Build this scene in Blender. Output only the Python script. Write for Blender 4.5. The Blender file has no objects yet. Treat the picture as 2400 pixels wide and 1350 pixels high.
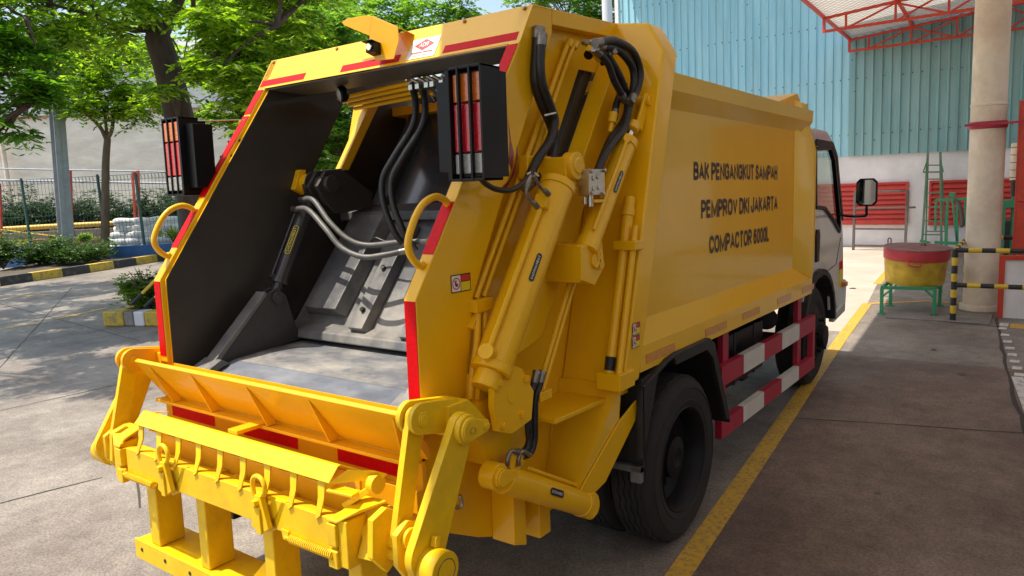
import bpy, bmesh, math, random
import numpy as np
from mathutils import Vector, Matrix
random.seed(7); rng = np.random.default_rng(7)
scene = bpy.context.scene
COL = scene.collection

# ------------------------------------------------------------------ camera
TP = 0.033                                   # the empty truck stands nose-down by this much
CT = Vector((2.45949, -1.71884, 1.75684)); YAW, PIT, ROL, FPX = 0.634356, 0.122812, -0.0320706, 1733.86
fT = Vector((-math.sin(YAW)*math.cos(PIT), math.cos(YAW)*math.cos(PIT), -math.sin(PIT)))
rT = Vector((math.cos(YAW), math.sin(YAW), 0)); uT = rT.cross(fT)
rT, uT = math.cos(ROL)*rT + math.sin(ROL)*uT, -math.sin(ROL)*rT + math.cos(ROL)*uT
RT = Matrix.Rotation(-TP, 4, 'X')            # truck frame -> world
CW, rW, uW, fW = RT @ CT, (RT @ rT), (RT @ uT), (RT @ fT)
cam = bpy.data.cameras.new('camera'); camo = bpy.data.objects.new('camera', cam); COL.objects.link(camo)
m3 = Matrix((rW, uW, -fW)).transposed().to_4x4(); m3.translation = CW
camo.matrix_world = m3
cam.sensor_width = 36; cam.lens = FPX/2400*36; cam.clip_start = 0.05; cam.clip_end = 2000
scene.camera = camo
scene.render.resolution_x, scene.render.resolution_y = 1024, 576

# ------------------------------------------------------------------ light
SUN_EL, SUN_AZ = math.radians(66), math.radians(230)
world = bpy.data.worlds.new('World'); scene.world = world; world.use_nodes = True
wn = world.node_tree; bg = wn.nodes['Background']
sky = wn.nodes.new('ShaderNodeTexSky'); sky.sky_type = 'NISHITA'; sky.sun_disc = False
sky.sun_elevation = SUN_EL; sky.sun_rotation = SUN_AZ; sky.air_density = 1.3; sky.dust_density = 2.5
wn.links.new(sky.outputs[0], bg.inputs[0]); bg.inputs[1].default_value = 0.13
sl = bpy.data.lights.new('sun', 'SUN'); sl.energy = 3.7; sl.angle = math.radians(0.55); sl.color = (1, 0.92, 0.79)
so = bpy.data.objects.new('sun', sl); COL.objects.link(so)
tosun = Vector((math.sin(SUN_AZ)*math.cos(SUN_EL), math.cos(SUN_AZ)*math.cos(SUN_EL), math.sin(SUN_EL)))
so.rotation_euler = tosun.to_track_quat('Z', 'Y').to_euler(); so.location = (-20, -20, 40)
scene.view_settings.view_transform = 'Standard'; scene.view_settings.look = 'None'
scene.view_settings.gamma = 1; scene.view_settings.exposure = 0.8
scene.render.engine = 'CYCLES'
scene.cycles.max_bounces = 8; scene.cycles.transparent_max_bounces = 12

# ------------------------------------------------------------------ measuring helpers
def _d(x, y, w):
    a, b, c = (rW, uW, fW) if w else (rT, uT, fT)
    return c + a*((x-1200)/FPX) - b*((y-675)/FPX)
def T(x, y, **k):                            # point of the truck seen at x,y on a plane of the truck frame
    (n, v), = k.items(); i = 'XYZ'.index(n); d = _d(x, y, False); return CT + d*((v-CT[i])/d[i])
def W(x, y, **k):
    (n, v), = k.items(); d = _d(x, y, True)
    if n == 'D': return CW + d*v
    i = 'XYZ'.index(n); return CW + d*((v-CW[i])/d[i])
def TPL(x, y, p, n):                         # on a general plane of the truck frame
    d = _d(x, y, False); p = Vector(p); n = Vector(n); return CT + d*((p-CT).dot(n)/d.dot(n))

# ------------------------------------------------------------------ mesh builder
class MB:
    def __init__(s): s.bm = bmesh.new(); s.m = 0
    def _f(s, vs, smooth=False):
        try: f = s.bm.faces.new(vs)
        except ValueError: return None
        f.material_index = s.m; f.smooth = smooth; return f
    def V(s, p): return s.bm.verts.new(Vector(p))
    def poly(s, pts): return s._f([s.V(p) for p in pts])
    def box(s, a, b, M=None):
        a, b = Vector(a), Vector(b)
        c = [Vector((x, y, z)) for z in (a.z, b.z) for y in (a.y, b.y) for x in (a.x, b.x)]
        if M: c = [M @ p for p in c]
        v = [s.V(p) for p in c]
        for q in ((0,2,3,1), (4,5,7,6), (0,1,5,4), (2,6,7,3), (0,4,6,2), (1,3,7,5)): s._f([v[i] for i in q])
        return s
    def bar(s, p0, p1, w, h, up=(0,0,1)):    # rectangular bar
        p0, p1 = Vector(p0), Vector(p1); d = (p1-p0).normalized(); up = Vector(up)
        if abs(d.dot(up)) > .98: up = Vector((0,1,0))
        a = d.cross(up).normalized(); b = a.cross(d)
        M = Matrix((a, d, b)).transposed().to_4x4(); M.translation = p0
        return s.box((-w/2, 0, -h/2), (w/2, (p1-p0).length, h/2), M)
    def prism(s, pts, n):                    # pts: planar 3d outline, n: extrusion vector
        n = Vector(n); pts = [Vector(p) for p in pts]
        a = [s.V(p) for p in pts]; b = [s.V(p+n) for p in pts]
        s._f(a); s._f(b[::-1]); k = len(pts)
        for i in range(k): s._f([a[(i+1) % k], a[i], b[i], b[(i+1) % k]])
        return s
    def px(s, yz, x0, x1): return s.prism([(x0, y, z) for y, z in yz], (x1-x0, 0, 0))
    def cyl(s, p0, p1, r, r2=None, seg=24, cap=True):
        p0, p1 = Vector(p0), Vector(p1); r2 = r if r2 is None else r2
        d = (p1-p0).normalized(); a = d.orthogonal().normalized(); b = d.cross(a)
        A, B = [], []
        for i in range(seg):
            t = 2*math.pi*i/seg; o = a*math.cos(t)+b*math.sin(t)
            A.append(s.V(p0+o*r)); B.append(s.V(p1+o*r2))
        for i in range(seg): s._f([A[i], A[(i+1) % seg], B[(i+1) % seg], B[i]], True)
        if cap: s._f(A[::-1]); s._f(B)
        return s
    def tube(s, pts, r, seg=10, sub=6, rad=None):
        P = [Vector(p) for p in pts]; Q = []
        if sub > 1 and len(P) > 2:
            E = [2*P[0]-P[1]] + P + [2*P[-1]-P[-2]]
            for i in range(1, len(E)-2):
                for k in range(sub):
                    t = k/sub; a, b, c, d = E[i-1:i+3]
                    Q.append(.5*((2*b)+(c-a)*t+(2*a-5*b+4*c-d)*t*t+(3*b-a-3*c+d)*t**3))
            Q.append(P[-1])
        else: Q = P
        rings = []; u = None
        for i, p in enumerate(Q):
            d = (Q[min(i+1, len(Q)-1)]-Q[max(i-1, 0)]).normalized()
            u = d.orthogonal().normalized() if u is None else (u-d*u.dot(d)).normalized()
            v = d.cross(u); rr = r if rad is None else rad[0]+(rad[1]-rad[0])*i/(len(Q)-1)
            rings.append([s.V(p+(u*math.cos(2*math.pi*k/seg)+v*math.sin(2*math.pi*k/seg))*rr) for k in range(seg)])
        for a, b in zip(rings, rings[1:]):
            for k in range(seg): s._f([a[k], a[(k+1) % seg], b[(k+1) % seg], b[k]], True)
        s._f(rings[0][::-1]); s._f(rings[-1]); return s
    def lathe(s, prof, c, axis, seg=48):     # prof: (r, h) along axis from c
        c, ax = Vector(c), Vector(axis).normalized(); a = ax.orthogonal().normalized(); b = ax.cross(a); R = []
        for r, h in prof: R.append([s.V(c+ax*h+(a*math.cos(2*math.pi*k/seg)+b*math.sin(2*math.pi*k/seg))*max(r, 1e-4)) for k in range(seg)])
        for p, q in zip(R, R[1:]):
            for k in range(seg): s._f([p[k], p[(k+1) % seg], q[(k+1) % seg], q[k]], True)
        return s
    def build(s, name, mat, parent=None, bevel=0, ang=38, seg=2):
        me = bpy.data.meshes.new(name); bm = s.bm
        bmesh.ops.recalc_face_normals(bm, faces=bm.faces[:])
        for e in bm.edges:
            if len(e.link_faces) == 2: e.smooth = e.calc_face_angle(0) < math.radians(ang)
        for f in bm.faces: f.smooth = True
        bm.to_mesh(me); bm.free()
        for m in (mat if isinstance(mat, (list, tuple)) else [mat]): me.materials.append(m)
        o = bpy.data.objects.new(name, me); COL.objects.link(o)
        if parent is not None: o.parent = parent
        if bevel:
            b = o.modifiers.new('bevel', 'BEVEL'); b.width = bevel; b.segments = seg; b.limit_method = 'ANGLE'
            b.angle_limit = math.radians(40); b.harden_normals = True
        return o
def tag(o, label=None, cat=None, group=None, kind=None):
    for k, v in (('label', label), ('category', cat), ('group', group), ('kind', kind)):
        if v: o[k] = v
    return o
def empty(name, loc, label, cat, group=None, mw=None):
    o = bpy.data.objects.new(name, None); COL.objects.link(o); o.empty_display_size = .2
    if mw is not None: o.matrix_world = mw
    else: o.location = loc
    return tag(o, label, cat, group)
def rel(o, root):                            # keep world-space mesh while parented to an empty
    o.parent = root; o.matrix_parent_inverse = root.matrix_basis.inverted(); return o

# ------------------------------------------------------------------ materials
def mat(name, col, rough=.6, metal=0, coat=0, var=0, scale=4, bump=0, bscale=30, dust=None, dustamt=0, spec=.5, stretch=None, col2=None, detail=6):
    m = bpy.data.materials.new(name); m.use_nodes = True; n = m.node_tree.nodes; l = m.node_tree.links
    b = n['Principled BSDF']; b.inputs['Roughness'].default_value = rough; b.inputs['Metallic'].default_value = metal
    b.inputs['Coat Weight'].default_value = coat; b.inputs['Coat Roughness'].default_value = .08
    b.inputs['Specular IOR Level'].default_value = spec; b.inputs['Base Color'].default_value = (*col, 1)
    tc = n.new('ShaderNodeTexCoord'); src = tc.outputs['Object']
    if stretch:
        mp = n.new('ShaderNodeMapping'); mp.inputs['Scale'].default_value = stretch; l.new(src, mp.inputs[0]); src = mp.outputs[0]
    last = None
    if var or col2:
        t = n.new('ShaderNodeTexNoise'); t.inputs['Scale'].default_value = scale; t.inputs['Detail'].default_value = detail
        t.inputs['Roughness'].default_value = .65
        l.new(src, t.inputs['Vector']); r = n.new('ShaderNodeValToRGB')
        r.color_ramp.elements[0].position = .35; r.color_ramp.elements[1].position = .68
        a = [max(0, c*(1-var)) for c in col]; c2 = col2 or [min(1, c*(1+var)) for c in col]
        r.color_ramp.elements[0].color = (*a, 1); r.color_ramp.elements[1].color = (*c2, 1)
        l.new(t.outputs[0], r.inputs[0]); last = r.outputs[0]
    if dust:
        t = n.new('ShaderNodeTexNoise'); t.inputs['Scale'].default_value = scale*.6; t.inputs['Detail'].default_value = 10
        t.inputs['Roughness'].default_value = .7; l.new(src, t.inputs['Vector'])
        r = n.new('ShaderNodeValToRGB'); r.color_ramp.elements[0].position = .42; r.color_ramp.elements[1].position = .72
        r.color_ramp.elements[1].color = (dustamt,)*3+(1,); l.new(t.outputs[0], r.inputs[0])
        x = n.new('ShaderNodeMixRGB'); l.new(r.outputs[0], x.inputs[0])
        if last: l.new(last, x.inputs[1])
        else: x.inputs[1].default_value = (*col, 1)
        x.inputs[2].default_value = (*dust, 1); last = x.outputs[0]
        rr = n.new('ShaderNodeMath'); rr.operation = 'MULTIPLY_ADD'; rr.inputs[1].default_value = .45; rr.inputs[2].default_value = rough
        l.new(r.outputs[0], rr.inputs[0]); l.new(rr.outputs[0], b.inputs['Roughness'])
    if last: l.new(last, b.inputs['Base Color'])
    if bump:
        t = n.new('ShaderNodeTexNoise'); t.inputs['Scale'].default_value = bscale; t.inputs['Detail'].default_value = 5
        l.new(src, t.inputs['Vector']); bp = n.new('ShaderNodeBump'); bp.inputs['Strength'].default_value = bump; bp.inputs['Distance'].default_value = .02
        l.new(t.outputs[0], bp.inputs['Height']); l.new(bp.outputs[0], b.inputs['Normal'])
    return m
M = {}
M['yel'] = mat('body_yellow', (.86, .475, .004), .34, coat=.35, spec=.3, var=.05, scale=2, bump=.03, bscale=5)
M['yel_side'] = mat('panel_yellow', (.86, .49, .003), .3, coat=.6, spec=.3, var=.04, scale=1.2, bump=.03, bscale=1.6)
M['lift'] = mat('lifter_yellow', (.86, .545, .003), .42, coat=.12, spec=.3, var=.06, scale=9, dust=(.36, .22, .03), dustamt=.38, bump=.05, bscale=40)
M['lip'] = mat('lip_yellow', (.86, .43, .003), .36, coat=.2, spec=.3, var=.05, scale=4, dust=(.42, .22, .03), dustamt=.22)
M['black'] = mat('black_paint', (.036, .032, .027), .42, coat=.1, var=.2, scale=3, dust=(.06, .053, .045), dustamt=.45)
M['satin'] = mat('black_housing', (.006, .006, .007), .42, coat=.05, spec=.22)
M['rubber'] = mat('hose_rubber', (.012, .012, .013), .38, var=.3, scale=40, bump=.15, bscale=120)
M['tyre'] = mat('tyre_rubber', (.013, .012, .012), .78, var=.2, scale=10, dust=(.045, .038, .032), dustamt=.5)
M['grey'] = mat('packer_grey', (.10, .103, .11), .34, metal=.1, var=.12, scale=4, dust=(.36, .33, .28), dustamt=.8, bump=.03)
M['greyd'] = mat('primer_grey_dark', (.035, .035, .038), .4, var=.2, scale=5, dust=(.12, .11, .10), dustamt=.3)
M['floor'] = mat('hopper_floor_dusty', (.13, .135, .15), .55, var=.25, scale=5, dust=(.40, .37, .31), dustamt=.9, bump=.06, bscale=25, stretch=(1, 1.6, 1))
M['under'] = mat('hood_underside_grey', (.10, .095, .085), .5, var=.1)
M['red'] = mat('reflective_red', (.60, .0, .004), .5, coat=.04, spec=.12, var=.12, scale=60)
M['redfade'] = mat('reflective_pale_red', (.62, .22, .03), .3, coat=.8, col2=(.72, .36, .05), scale=60)
M['silver'] = mat('steel_bright', (.55, .54, .5), .3, metal=1, var=.1, scale=20)
M['hose_grey'] = mat('hose_dusty_grey', (.10, .098, .092), .5, var=.25, scale=30)
M['fitting'] = mat('steel_dull', (.26, .25, .22), .42, metal=.9, var=.2, scale=30)
M['cylb'] = mat('ram_black', (.028, .027, .028), .3, coat=.5, var=.15, scale=8, dust=(.07, .065, .06), dustamt=.4)
M['grease0'] = mat('rusty_bolt', (.22, .10, .03), .6)
M['chrome'] = mat('chrome_rod', (.8, .8, .8), .08, metal=1)
M['amber'] = mat('amber_lens', (.60, .14, .006), .15, coat=1, bump=.2, bscale=90)
M['redlens'] = mat('red_lens', (.50, .004, .016), .12, coat=1, bump=.2, bscale=90)
M['clear'] = mat('clear_lens', (.36, .36, .34), .15, coat=1, bump=.4, bscale=90)
M['white'] = mat('cab_white', (.62, .62, .60), .22, coat=1)
M['sticker'] = mat('white_sticker', (.75, .73, .7), .4)
M['ink'] = mat('black_ink', (.012, .012, .014), .35)
M['inkred'] = mat('red_ink', (.6, .03, .03), .4)
M['decal_y'] = mat('decal_yellow', (.75, .62, .02), .4)
M['guard_r'] = mat('guard_red', (.40, .018, .045), .4, var=.1, scale=8)
M['guard_w'] = mat('guard_white', (.62, .60, .54), .45, var=.1, scale=8)
M['frame'] = mat('chassis_black', (.010, .010, .011), .5, var=.3, scale=6, dust=(.04, .036, .03), dustamt=.4)
M['glass'] = bpy.data.materials.new('cab_glass'); M['glass'].use_nodes = True
_b = M['glass'].node_tree.nodes['Principled BSDF']; _b.inputs['Transmission Weight'].default_value = 1; _b.inputs['Roughness'].default_value = 0
_b.inputs['Base Color'].default_value = (.72, .82, .8, 1); _b.inputs['IOR'].default_value = 1.05; _b.inputs['Coat Weight'].default_value = .6
M['mirror'] = mat('mirror_glass', (.85, .87, .87), .02, metal=1)

# ------------------------------------------------------------------ TRUCK (truck frame: X right, Y forward, Z up)
truck = empty('garbage_truck', (0, 0, 0), 'yellow rear-loading garbage compactor truck with white cab and open black hopper, parked in the yard', 'truck', mw=RT)
def B(mb, name, mt, parent=truck, bevel=.003, **k): return mb.build(name, M[mt] if isinstance(mt, str) else mt, parent, bevel, **k)
_O = [(.5, 1), (.16, .92), (0, .65), (0, .35), (.16, .08), (.5, 0), (.84, .08), (1, .35), (1, .65), (.84, .92), (.5, 1)]
_C = [(1, .70), (.84, .93), (.5, 1), (.16, .92), (0, .65), (0, .35), (.16, .08), (.5, 0), (.84, .07), (1, .30)]
GLY = {'A': (.78, [[(0, 0), (.5, 1), (1, 0)], [(.2, .3), (.8, .3)]]), 'B': (.68, [[(0, .53), (.6, .53), (.92, .64), (.92, .88), (.6, 1), (0, 1), (0, 0), (.62, 0), (1, .12), (1, .40), (.62, .53)]]),
 'C': (.72, [_C]), 'D': (.70, [[(0, 0), (0, 1), (.5, 1), (.86, .88), (1, .62), (1, .38), (.86, .12), (.5, 0), (0, 0)]]), 'E': (.60, [[(1, 1), (0, 1), (0, 0), (1, 0)], [(0, .52), (.9, .52)]]),
 'G': (.75, [_C[:-1]+[(1, .22), (1, .47), (.55, .47)]]), 'H': (.68, [[(0, 0), (0, 1)], [(1, 0), (1, 1)], [(0, .53), (1, .53)]]), 'I': (.0, [[(0, 0), (0, 1)]]), 'J': (.52, [[(1, 1), (1, .25), (.8, .03), (.45, 0), (.1, .08), (0, .32)]]),
 'K': (.70, [[(0, 0), (0, 1)], [(.95, 1), (0, .38)], [(.3, .58), (1, 0)]]), 'L': (.56, [[(0, 1), (0, 0), (1, 0)]]), 'M': (1.02, [[(0, 0), (0, 1), (.5, .08), (1, 1), (1, 0)]]), 'N': (.68, [[(0, 0), (0, 1), (1, 0), (1, 1)]]),
 'O': (.78, [_O]), '0': (.55, [_O]), '6': (.55, [[(.95, .80), (.78, .97), (.5, 1), (.16, .90), (0, .60), (0, .30), (.18, .06), (.5, 0), (.84, .08), (1, .32), (.84, .55), (.5, .62), (.16, .54), (.02, .38)]]),
 'P': (.62, [[(0, 0), (0, 1), (.62, 1), (1, .88), (1, .58), (.62, .45), (0, .45)]]), 'R': (.68, [[(0, 0), (0, 1), (.62, 1), (.95, .88), (.95, .60), (.62, .48), (0, .48)], [(.5, .48), (1, 0)]]),
 'S': (.64, [[(.95, .75), (.80, .95), (.48, 1), (.15, .93), (.04, .74), (.2, .57), (.78, .44), (.98, .26), (.84, .06), (.5, 0), (.16, .06), (0, .27)]]), 'T': (.66, [[(0, 1), (1, 1)], [(.5, 1), (.5, 0)]]),
 'U': (.66, [[(0, 1), (0, .30), (.16, .06), (.5, 0), (.84, .06), (1, .30), (1, 1)]]), 'V': (.74, [[(0, 1), (.5, 0), (1, 1)]])}
def text(name, body, mt, origin, xdir, ydir, height, width=None, parent=truck, lift=.0015, bold=.17):
    """block capitals drawn as mitred strokes on a plane"""
    X, Y = Vector(xdir).normalized(), Vector(ydir).normalized(); N = X.cross(Y); O = Vector(origin); t = bold; lay = []; x = 0
    for ch in body:
        if ch == ' ': x += .36; continue
        w, ls = GLY[ch]; lay.append((x, w, ls)); x += w+t+.10
    tot = x-.10; sx = (width or tot*height)/tot; mb = MB(); k = 0
    for x0, w, ls in lay:
        for L_ in ls:
            P = [Vector((x0+t/2+a*w, t/2+b*(1-t), 0)) for a, b in L_]; n_ = len(P); cl = (P[0]-P[-1]).length < 1e-6 and n_ > 2; k += 1; row = []
            for i in range(n_):
                a = P[i-1] if i else (P[-2] if cl else None); b = P[i+1] if i < n_-1 else (P[1] if cl else None)
                d1 = (P[i]-a).normalized() if a is not None else None; d2 = (b-P[i]).normalized() if b is not None else None
                d1 = d1 or d2; d2 = d2 or d1; n1, n2 = Vector((-d1.y, d1.x, 0)), Vector((-d2.y, d2.x, 0)); m_ = (n1+n2); m_ = m_.normalized() if m_.length > .1 else n1; c_ = max(.62, m_.dot(n1)); o_ = m_*(t/2/c_)
                e = Vector((0, 0, 0))
                if not cl and i == 0: e = -d2*(t/2 if abs(d2.x) < .3 else 0)
                if not cl and i == n_-1: e = d1*(t/2 if abs(d1.x) < .3 else 0)
                row.append((P[i]+o_+e, P[i]-o_+e))
            f = lambda p: O+X*((p.x-tot/2)*sx)+Y*((min(1, max(0, p.y))-.5)*height)+N*(lift+.00006*(k % 3))
            V_ = [(mb.V(f(a)), mb.V(f(b))) for a, b in row]
            for i in range(n_-1): mb._f([V_[i][0], V_[i][1], V_[i+1][1], V_[i+1][0]])
    o = mb.build(name, M[mt], parent); return o
def decal(mb, c, xd, yd, w, h, lift=.0008, r=0, seg=6):   # flat rounded rectangle
    X, Y = Vector(xd).normalized(), Vector(yd).normalized(); N = X.cross(Y); c = Vector(c)+N*lift; P = []
    r = min(r, w/2-1e-4, h/2-1e-4)
    if r <= 0: P = [c+X*(sx*w/2)+Y*(sy*h/2) for sx, sy in ((-1,-1), (1,-1), (1,1), (-1,1))]
    else:
        for q, (sx, sy) in enumerate(((1,1), (-1,1), (-1,-1), (1,-1))):
            for k in range(seg+1):
                t = math.pi/2*(q+k/seg); P.append(c+X*(sx*(w/2-r)+math.cos(t)*r)+Y*(sy*(h/2-r)+math.sin(t)*r))
    mb.poly(P)
    return mb
SL = lambda z: (z-1.437)*.6943              # y of the sloping rear edge above the bend
FR = [(0, 1.437), (.62, 2.33)]

# side walls of the tailgate (with the long slot), band panel, top flange, guide beam
for s in (1, -1):
    X = lambda a: a*s
    mb = MB()
    low = [(.02, 1.06), (.02, 1.437), (.337, 1.894), (1.50, 1.894), (1.12, 1.00), (1.13, .80), (.98, .403), (.615, .399), (.456, .436), (.337, .48), (.10, .60), (.02, .80)]
    up = [(.62, 2.30), (.64, 2.33), (.73, 2.47), (1.6, 2.515), (1.62, 2.30)]
    SA = 0 if s > 0 else -.03
    def skin(m_, x0, x1):
        m_.px([(y, z) for y, z in low], X(x0), X(x1)); m_.px(up, X(x0), X(x1))
        m_.px([(.337, 1.894), (.888+SA, 1.894), (1.144+SA, 2.30), (.62, 2.30)], X(x0), X(x1))
        m_.px([(1.06, 1.894), (1.50, 1.894), (1.62, 2.30), (1.33, 2.30)], X(x0), X(x1))
    skin(mb, .742, .752); B(mb, 'side_wall', 'yel', bevel=0)
    mb = MB(); skin(mb, .736, .7405); B(mb, 'side_liner', 'black', bevel=0)
    # thick rear band
    mb = MB(); band = [(0, 1.06), (0, 1.437), (.62, 2.33), (.716, 2.485), (.80, 2.488), (.80, 2.44), (.335, 1.48), (.292, 1.41), (.246, 1.10), (.24, 1.06)]
    band = [(0, 1.06), (0, 1.437), (.62, 2.33), (.716, 2.485), (.85, 2.492), (.85, 2.40), (.292, 1.41), (.246, 1.10), (.24, 1.06)]
    mb.px(band, X(.753), X(.81)); B(mb, 'rear_panel', 'yel', bevel=.006)
    mb = MB(); mb.px([(.852, 2.492), (1.60, 2.535), (1.60, 2.47), (.852, 2.43)], X(.753), X(.81)); B(mb, 'top_flange', 'yel')
    # guide beam beside the slot
    y0 = lambda z: 1.004+(z-1.90)*.70
    mb = MB()
    if s < 0: mb.px([(y0(1.85), 1.85), (y0(1.85)+.15, 1.85), (y0(1.2)+.15, 1.2), (y0(1.16), 1.16)], X(.753), X(.845))
    else: mb.px([(y0(2.34), 2.34), (y0(2.34)+.15, 2.345), (y0(1.2)+.15, 1.2), (y0(1.16), 1.16)], X(.753), X(.845)); B(mb, 'guide_beam', 'yel', bevel=.006)
    # red reflective strips on the rear edge
    for (za, zb) in ((1.09, 1.43),):
        mb = MB(); mb.box((X(.757), -.002, za), (X(.806), 0.0, zb)); B(mb, 'reflective_strip', 'red', bevel=0)
    for (za, zb) in ((1.575, 1.745), (2.20, 2.325)) + (((1.80, 2.19),) if s < 0 else ()):
        d = Vector((0, .62, .893)).normalized(); n = Vector((0, -.893, .62)).normalized()
        p = Vector((X(.7815), SL(za), za)); q = Vector((X(.7815), SL(zb), zb))
        mb = MB(); w = .0245; a = [p+n*.001+Vector((-w, 0, 0)), p+n*.001+Vector((w, 0, 0)), q+n*.001+Vector((w, 0, 0)), q+n*.001+Vector((-w, 0, 0))]
        mb.prism(a, n*.0015); B(mb, 'reflective_strip', 'red', bevel=0)
    # grab handle
    hp = [(456, 495), (445, 486), (423, 482), (396, 494), (376, 519), (362, 553), (363, 574), (376, 591), (392, 600), (398, 595)]
    mb = MB(); mb.tube([(X(.782), *T(x, y, X=-.782).yz) for x, y in hp], .0125, 12, 6); B(mb, 'grab_handle', 'yel', bevel=0)

# hood across the top
mb = MB(); mb.px([(.62, 2.33), (.716, 2.485), (.86, 2.492), (.86, 2.485), (.722, 2.478), (.632, 2.333)], -.812, .812)
hood = B(mb, 'hood', 'yel', bevel=.004)
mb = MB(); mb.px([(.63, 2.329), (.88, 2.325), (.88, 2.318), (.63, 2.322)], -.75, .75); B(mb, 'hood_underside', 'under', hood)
mb = MB(); mb.px([(.86, 2.492), (1.62, 2.53), (1.62, 2.52), (.86, 2.482)], -.75, .75); B(mb, 'tailgate_roof', 'yel')
hn = Vector((0, -.155, .096)).normalized()*-1; hn = Vector((0, -.850, .527)); hu = Vector((0, .527, .850)); hx = Vector((1, 0, 0))
def H(x, z): return Vector((x, .62+(z-2.33)*.619, z))
for x0, x1 in ((-.80, -.46), (-.20, .17), (.42, .79)):
    mb = MB(); mb.prism([H(x0, 2.343), H(x1, 2.343), H(x1, 2.375), H(x0, 2.375)], hn*.0015)
    B(mb, 'reflective_strip', 'red', hood, bevel=0)
c = H(.295, 2.385)
mb = MB(); decal(mb, c, hx, hu, .16, .105, .002); pl = B(mb, 'maker_plate', 'sticker', hood, bevel=0)
mb = MB(); cc = c+hn*.003+hu*.016; mb.poly([cc-hx*.056, cc-hu*.03, cc+hx*.056, cc+hu*.03]); B(mb, 'plate_diamond', 'inkred', pl, bevel=0)
text('plate_lettering', 'ADR', 'sticker', cc, hx, hu, .024, .052, pl, lift=.001)
mb = MB()
for yy, hh, ww in ((-.027, .007, .116), (-.041, .003, .10)):
    x_ = -ww/2
    while x_ < ww/2: mb.poly([c+hu*(yy+dy)+hx*(x_+dx)+hn*.0035 for dx, dy in ((0, 0), (.005, 0), (.005, hh), (0, hh))]); x_ += .0068 if abs(x_) > .004 else .012
B(mb, 'plate_lettering', 'inkred', pl, bevel=0)
mb = MB()
for x in (-.78, -.30, .48, .78): p_ = H(x, 2.470); mb.cyl(p_, p_+hn*.006, .008, seg=6)
B(mb, 'hood_bolts', 'grease0', hood, bevel=0)
# camera hood bracket and camera
mb = MB()
P1 = [(-.182, .645, 2.568), (.011, .66, 2.575), (.015, .68, 2.47), (.02, .70, 2.46)]
mb2 = MB()
mb2.prism([T(x, y, Y=.60) for x, y in ((801, 52), (812, 44), (848, 37), (862, 36), (872, 38), (866, 84), (806, 59))], (0, .003, 0))
mb2.prism([T(x, y, Y=.60) for x, y in ((872, 38), (932, 64), (935, 92), (923, 138), (880, 143), (866, 100), (866, 84))], (0, .003, 0))
mb2.prism([T(872, 38, Y=.60), T(932, 64, Y=.60), T(932, 64, Y=.60)+Vector((0, .12, -.02)), T(872, 38, Y=.60)+Vector((0, .12, -.02))], (0, 0, .003))
mb2.build('camera_shield', M['lip'], hood, .001)
mb = MB(); p = T(868, 110, Y=.56); q = T(882, 122, Y=.60)
mb.bar(p, q+Vector((0, .03, 0)), .05, .042); mb.bar(p+Vector((-.01, -.012, .026)), q+Vector((0, .02, .028)), .064, .004)
cm = mb.build('reversing_camera', M['satin'], hood, .004)
mb = MB(); mb.cyl(p+Vector((0, -.002, 0)), p+Vector((.0, -.012, -.001)), .014, seg=16); mb.build('camera_lens', M['mirror'], cm)
# pipes and work lamp under the hood
for k, (dy, dz) in enumerate(((.86, 2.30), (.89, 2.285), (.93, 2.27), (.97, 2.255))):
    mb = MB(); mb.cyl((-.62, dy+.12, dz), (.12, dy, dz), .011, seg=10); B(mb, 'hydraulic_pipe', 'yel', bevel=0)
mb = MB(); a = T(795, 222, Y=.78); mb.lathe([(.0, -.004), (.035, -.002), (.040, .004), (.038, .03), (.02, .045), (0, .046)], a, (.5, 1, .25), 24)
wl = B(mb, 'work_lamp', 'satin', bevel=0); mb = MB(); mb.lathe([(.0, -.012), (.02, -.010), (.034, -.003)], a, (.5, 1, .25), 24); B(mb, 'lamp_lens', 'clear', wl, bevel=0)
mb = MB()
for i in range(7):
    x = .08+.045*i+random.uniform(-.01, .01); mb.tube([(x, .80, 2.30), (x+.03, .84, 2.27), (x+.01, .90, 2.235+.01*(i % 2)), (x-.05, 1.0, 2.22)], .009, 8, 4)
    mb.box((x-.012, .79, 2.25), (x+.012, .815, 2.275))
mb.box((.02, .84, 2.255), (.40, .90, 2.30))
B(mb, 'hose_fittings', 'silver', bevel=.002)

# rear interior
mb = MB(); prof = [(.234, 1.045), (.45, 1.06), (.68, 1.06)]
mb.px(prof+[(y, z-.01) for y, z in prof[::-1]], -.735, .735); hf = B(mb, 'hopper_floor', 'floor', bevel=0, ang=25)
M['floor2'] = mat('hopper_slope_grey', (.12, .135, .165), .4, var=.25, scale=4, dust=(.26, .26, .26), dustamt=.6, stretch=(1, 2, 1), bump=.05)
mb = MB(); mb.px([(.012, .967), (.232, 1.0455), (.232, 1.03), (.012, .955)], -.735, .735); B(mb, 'floor_slope', 'floor2', hf, bevel=.002)
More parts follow.
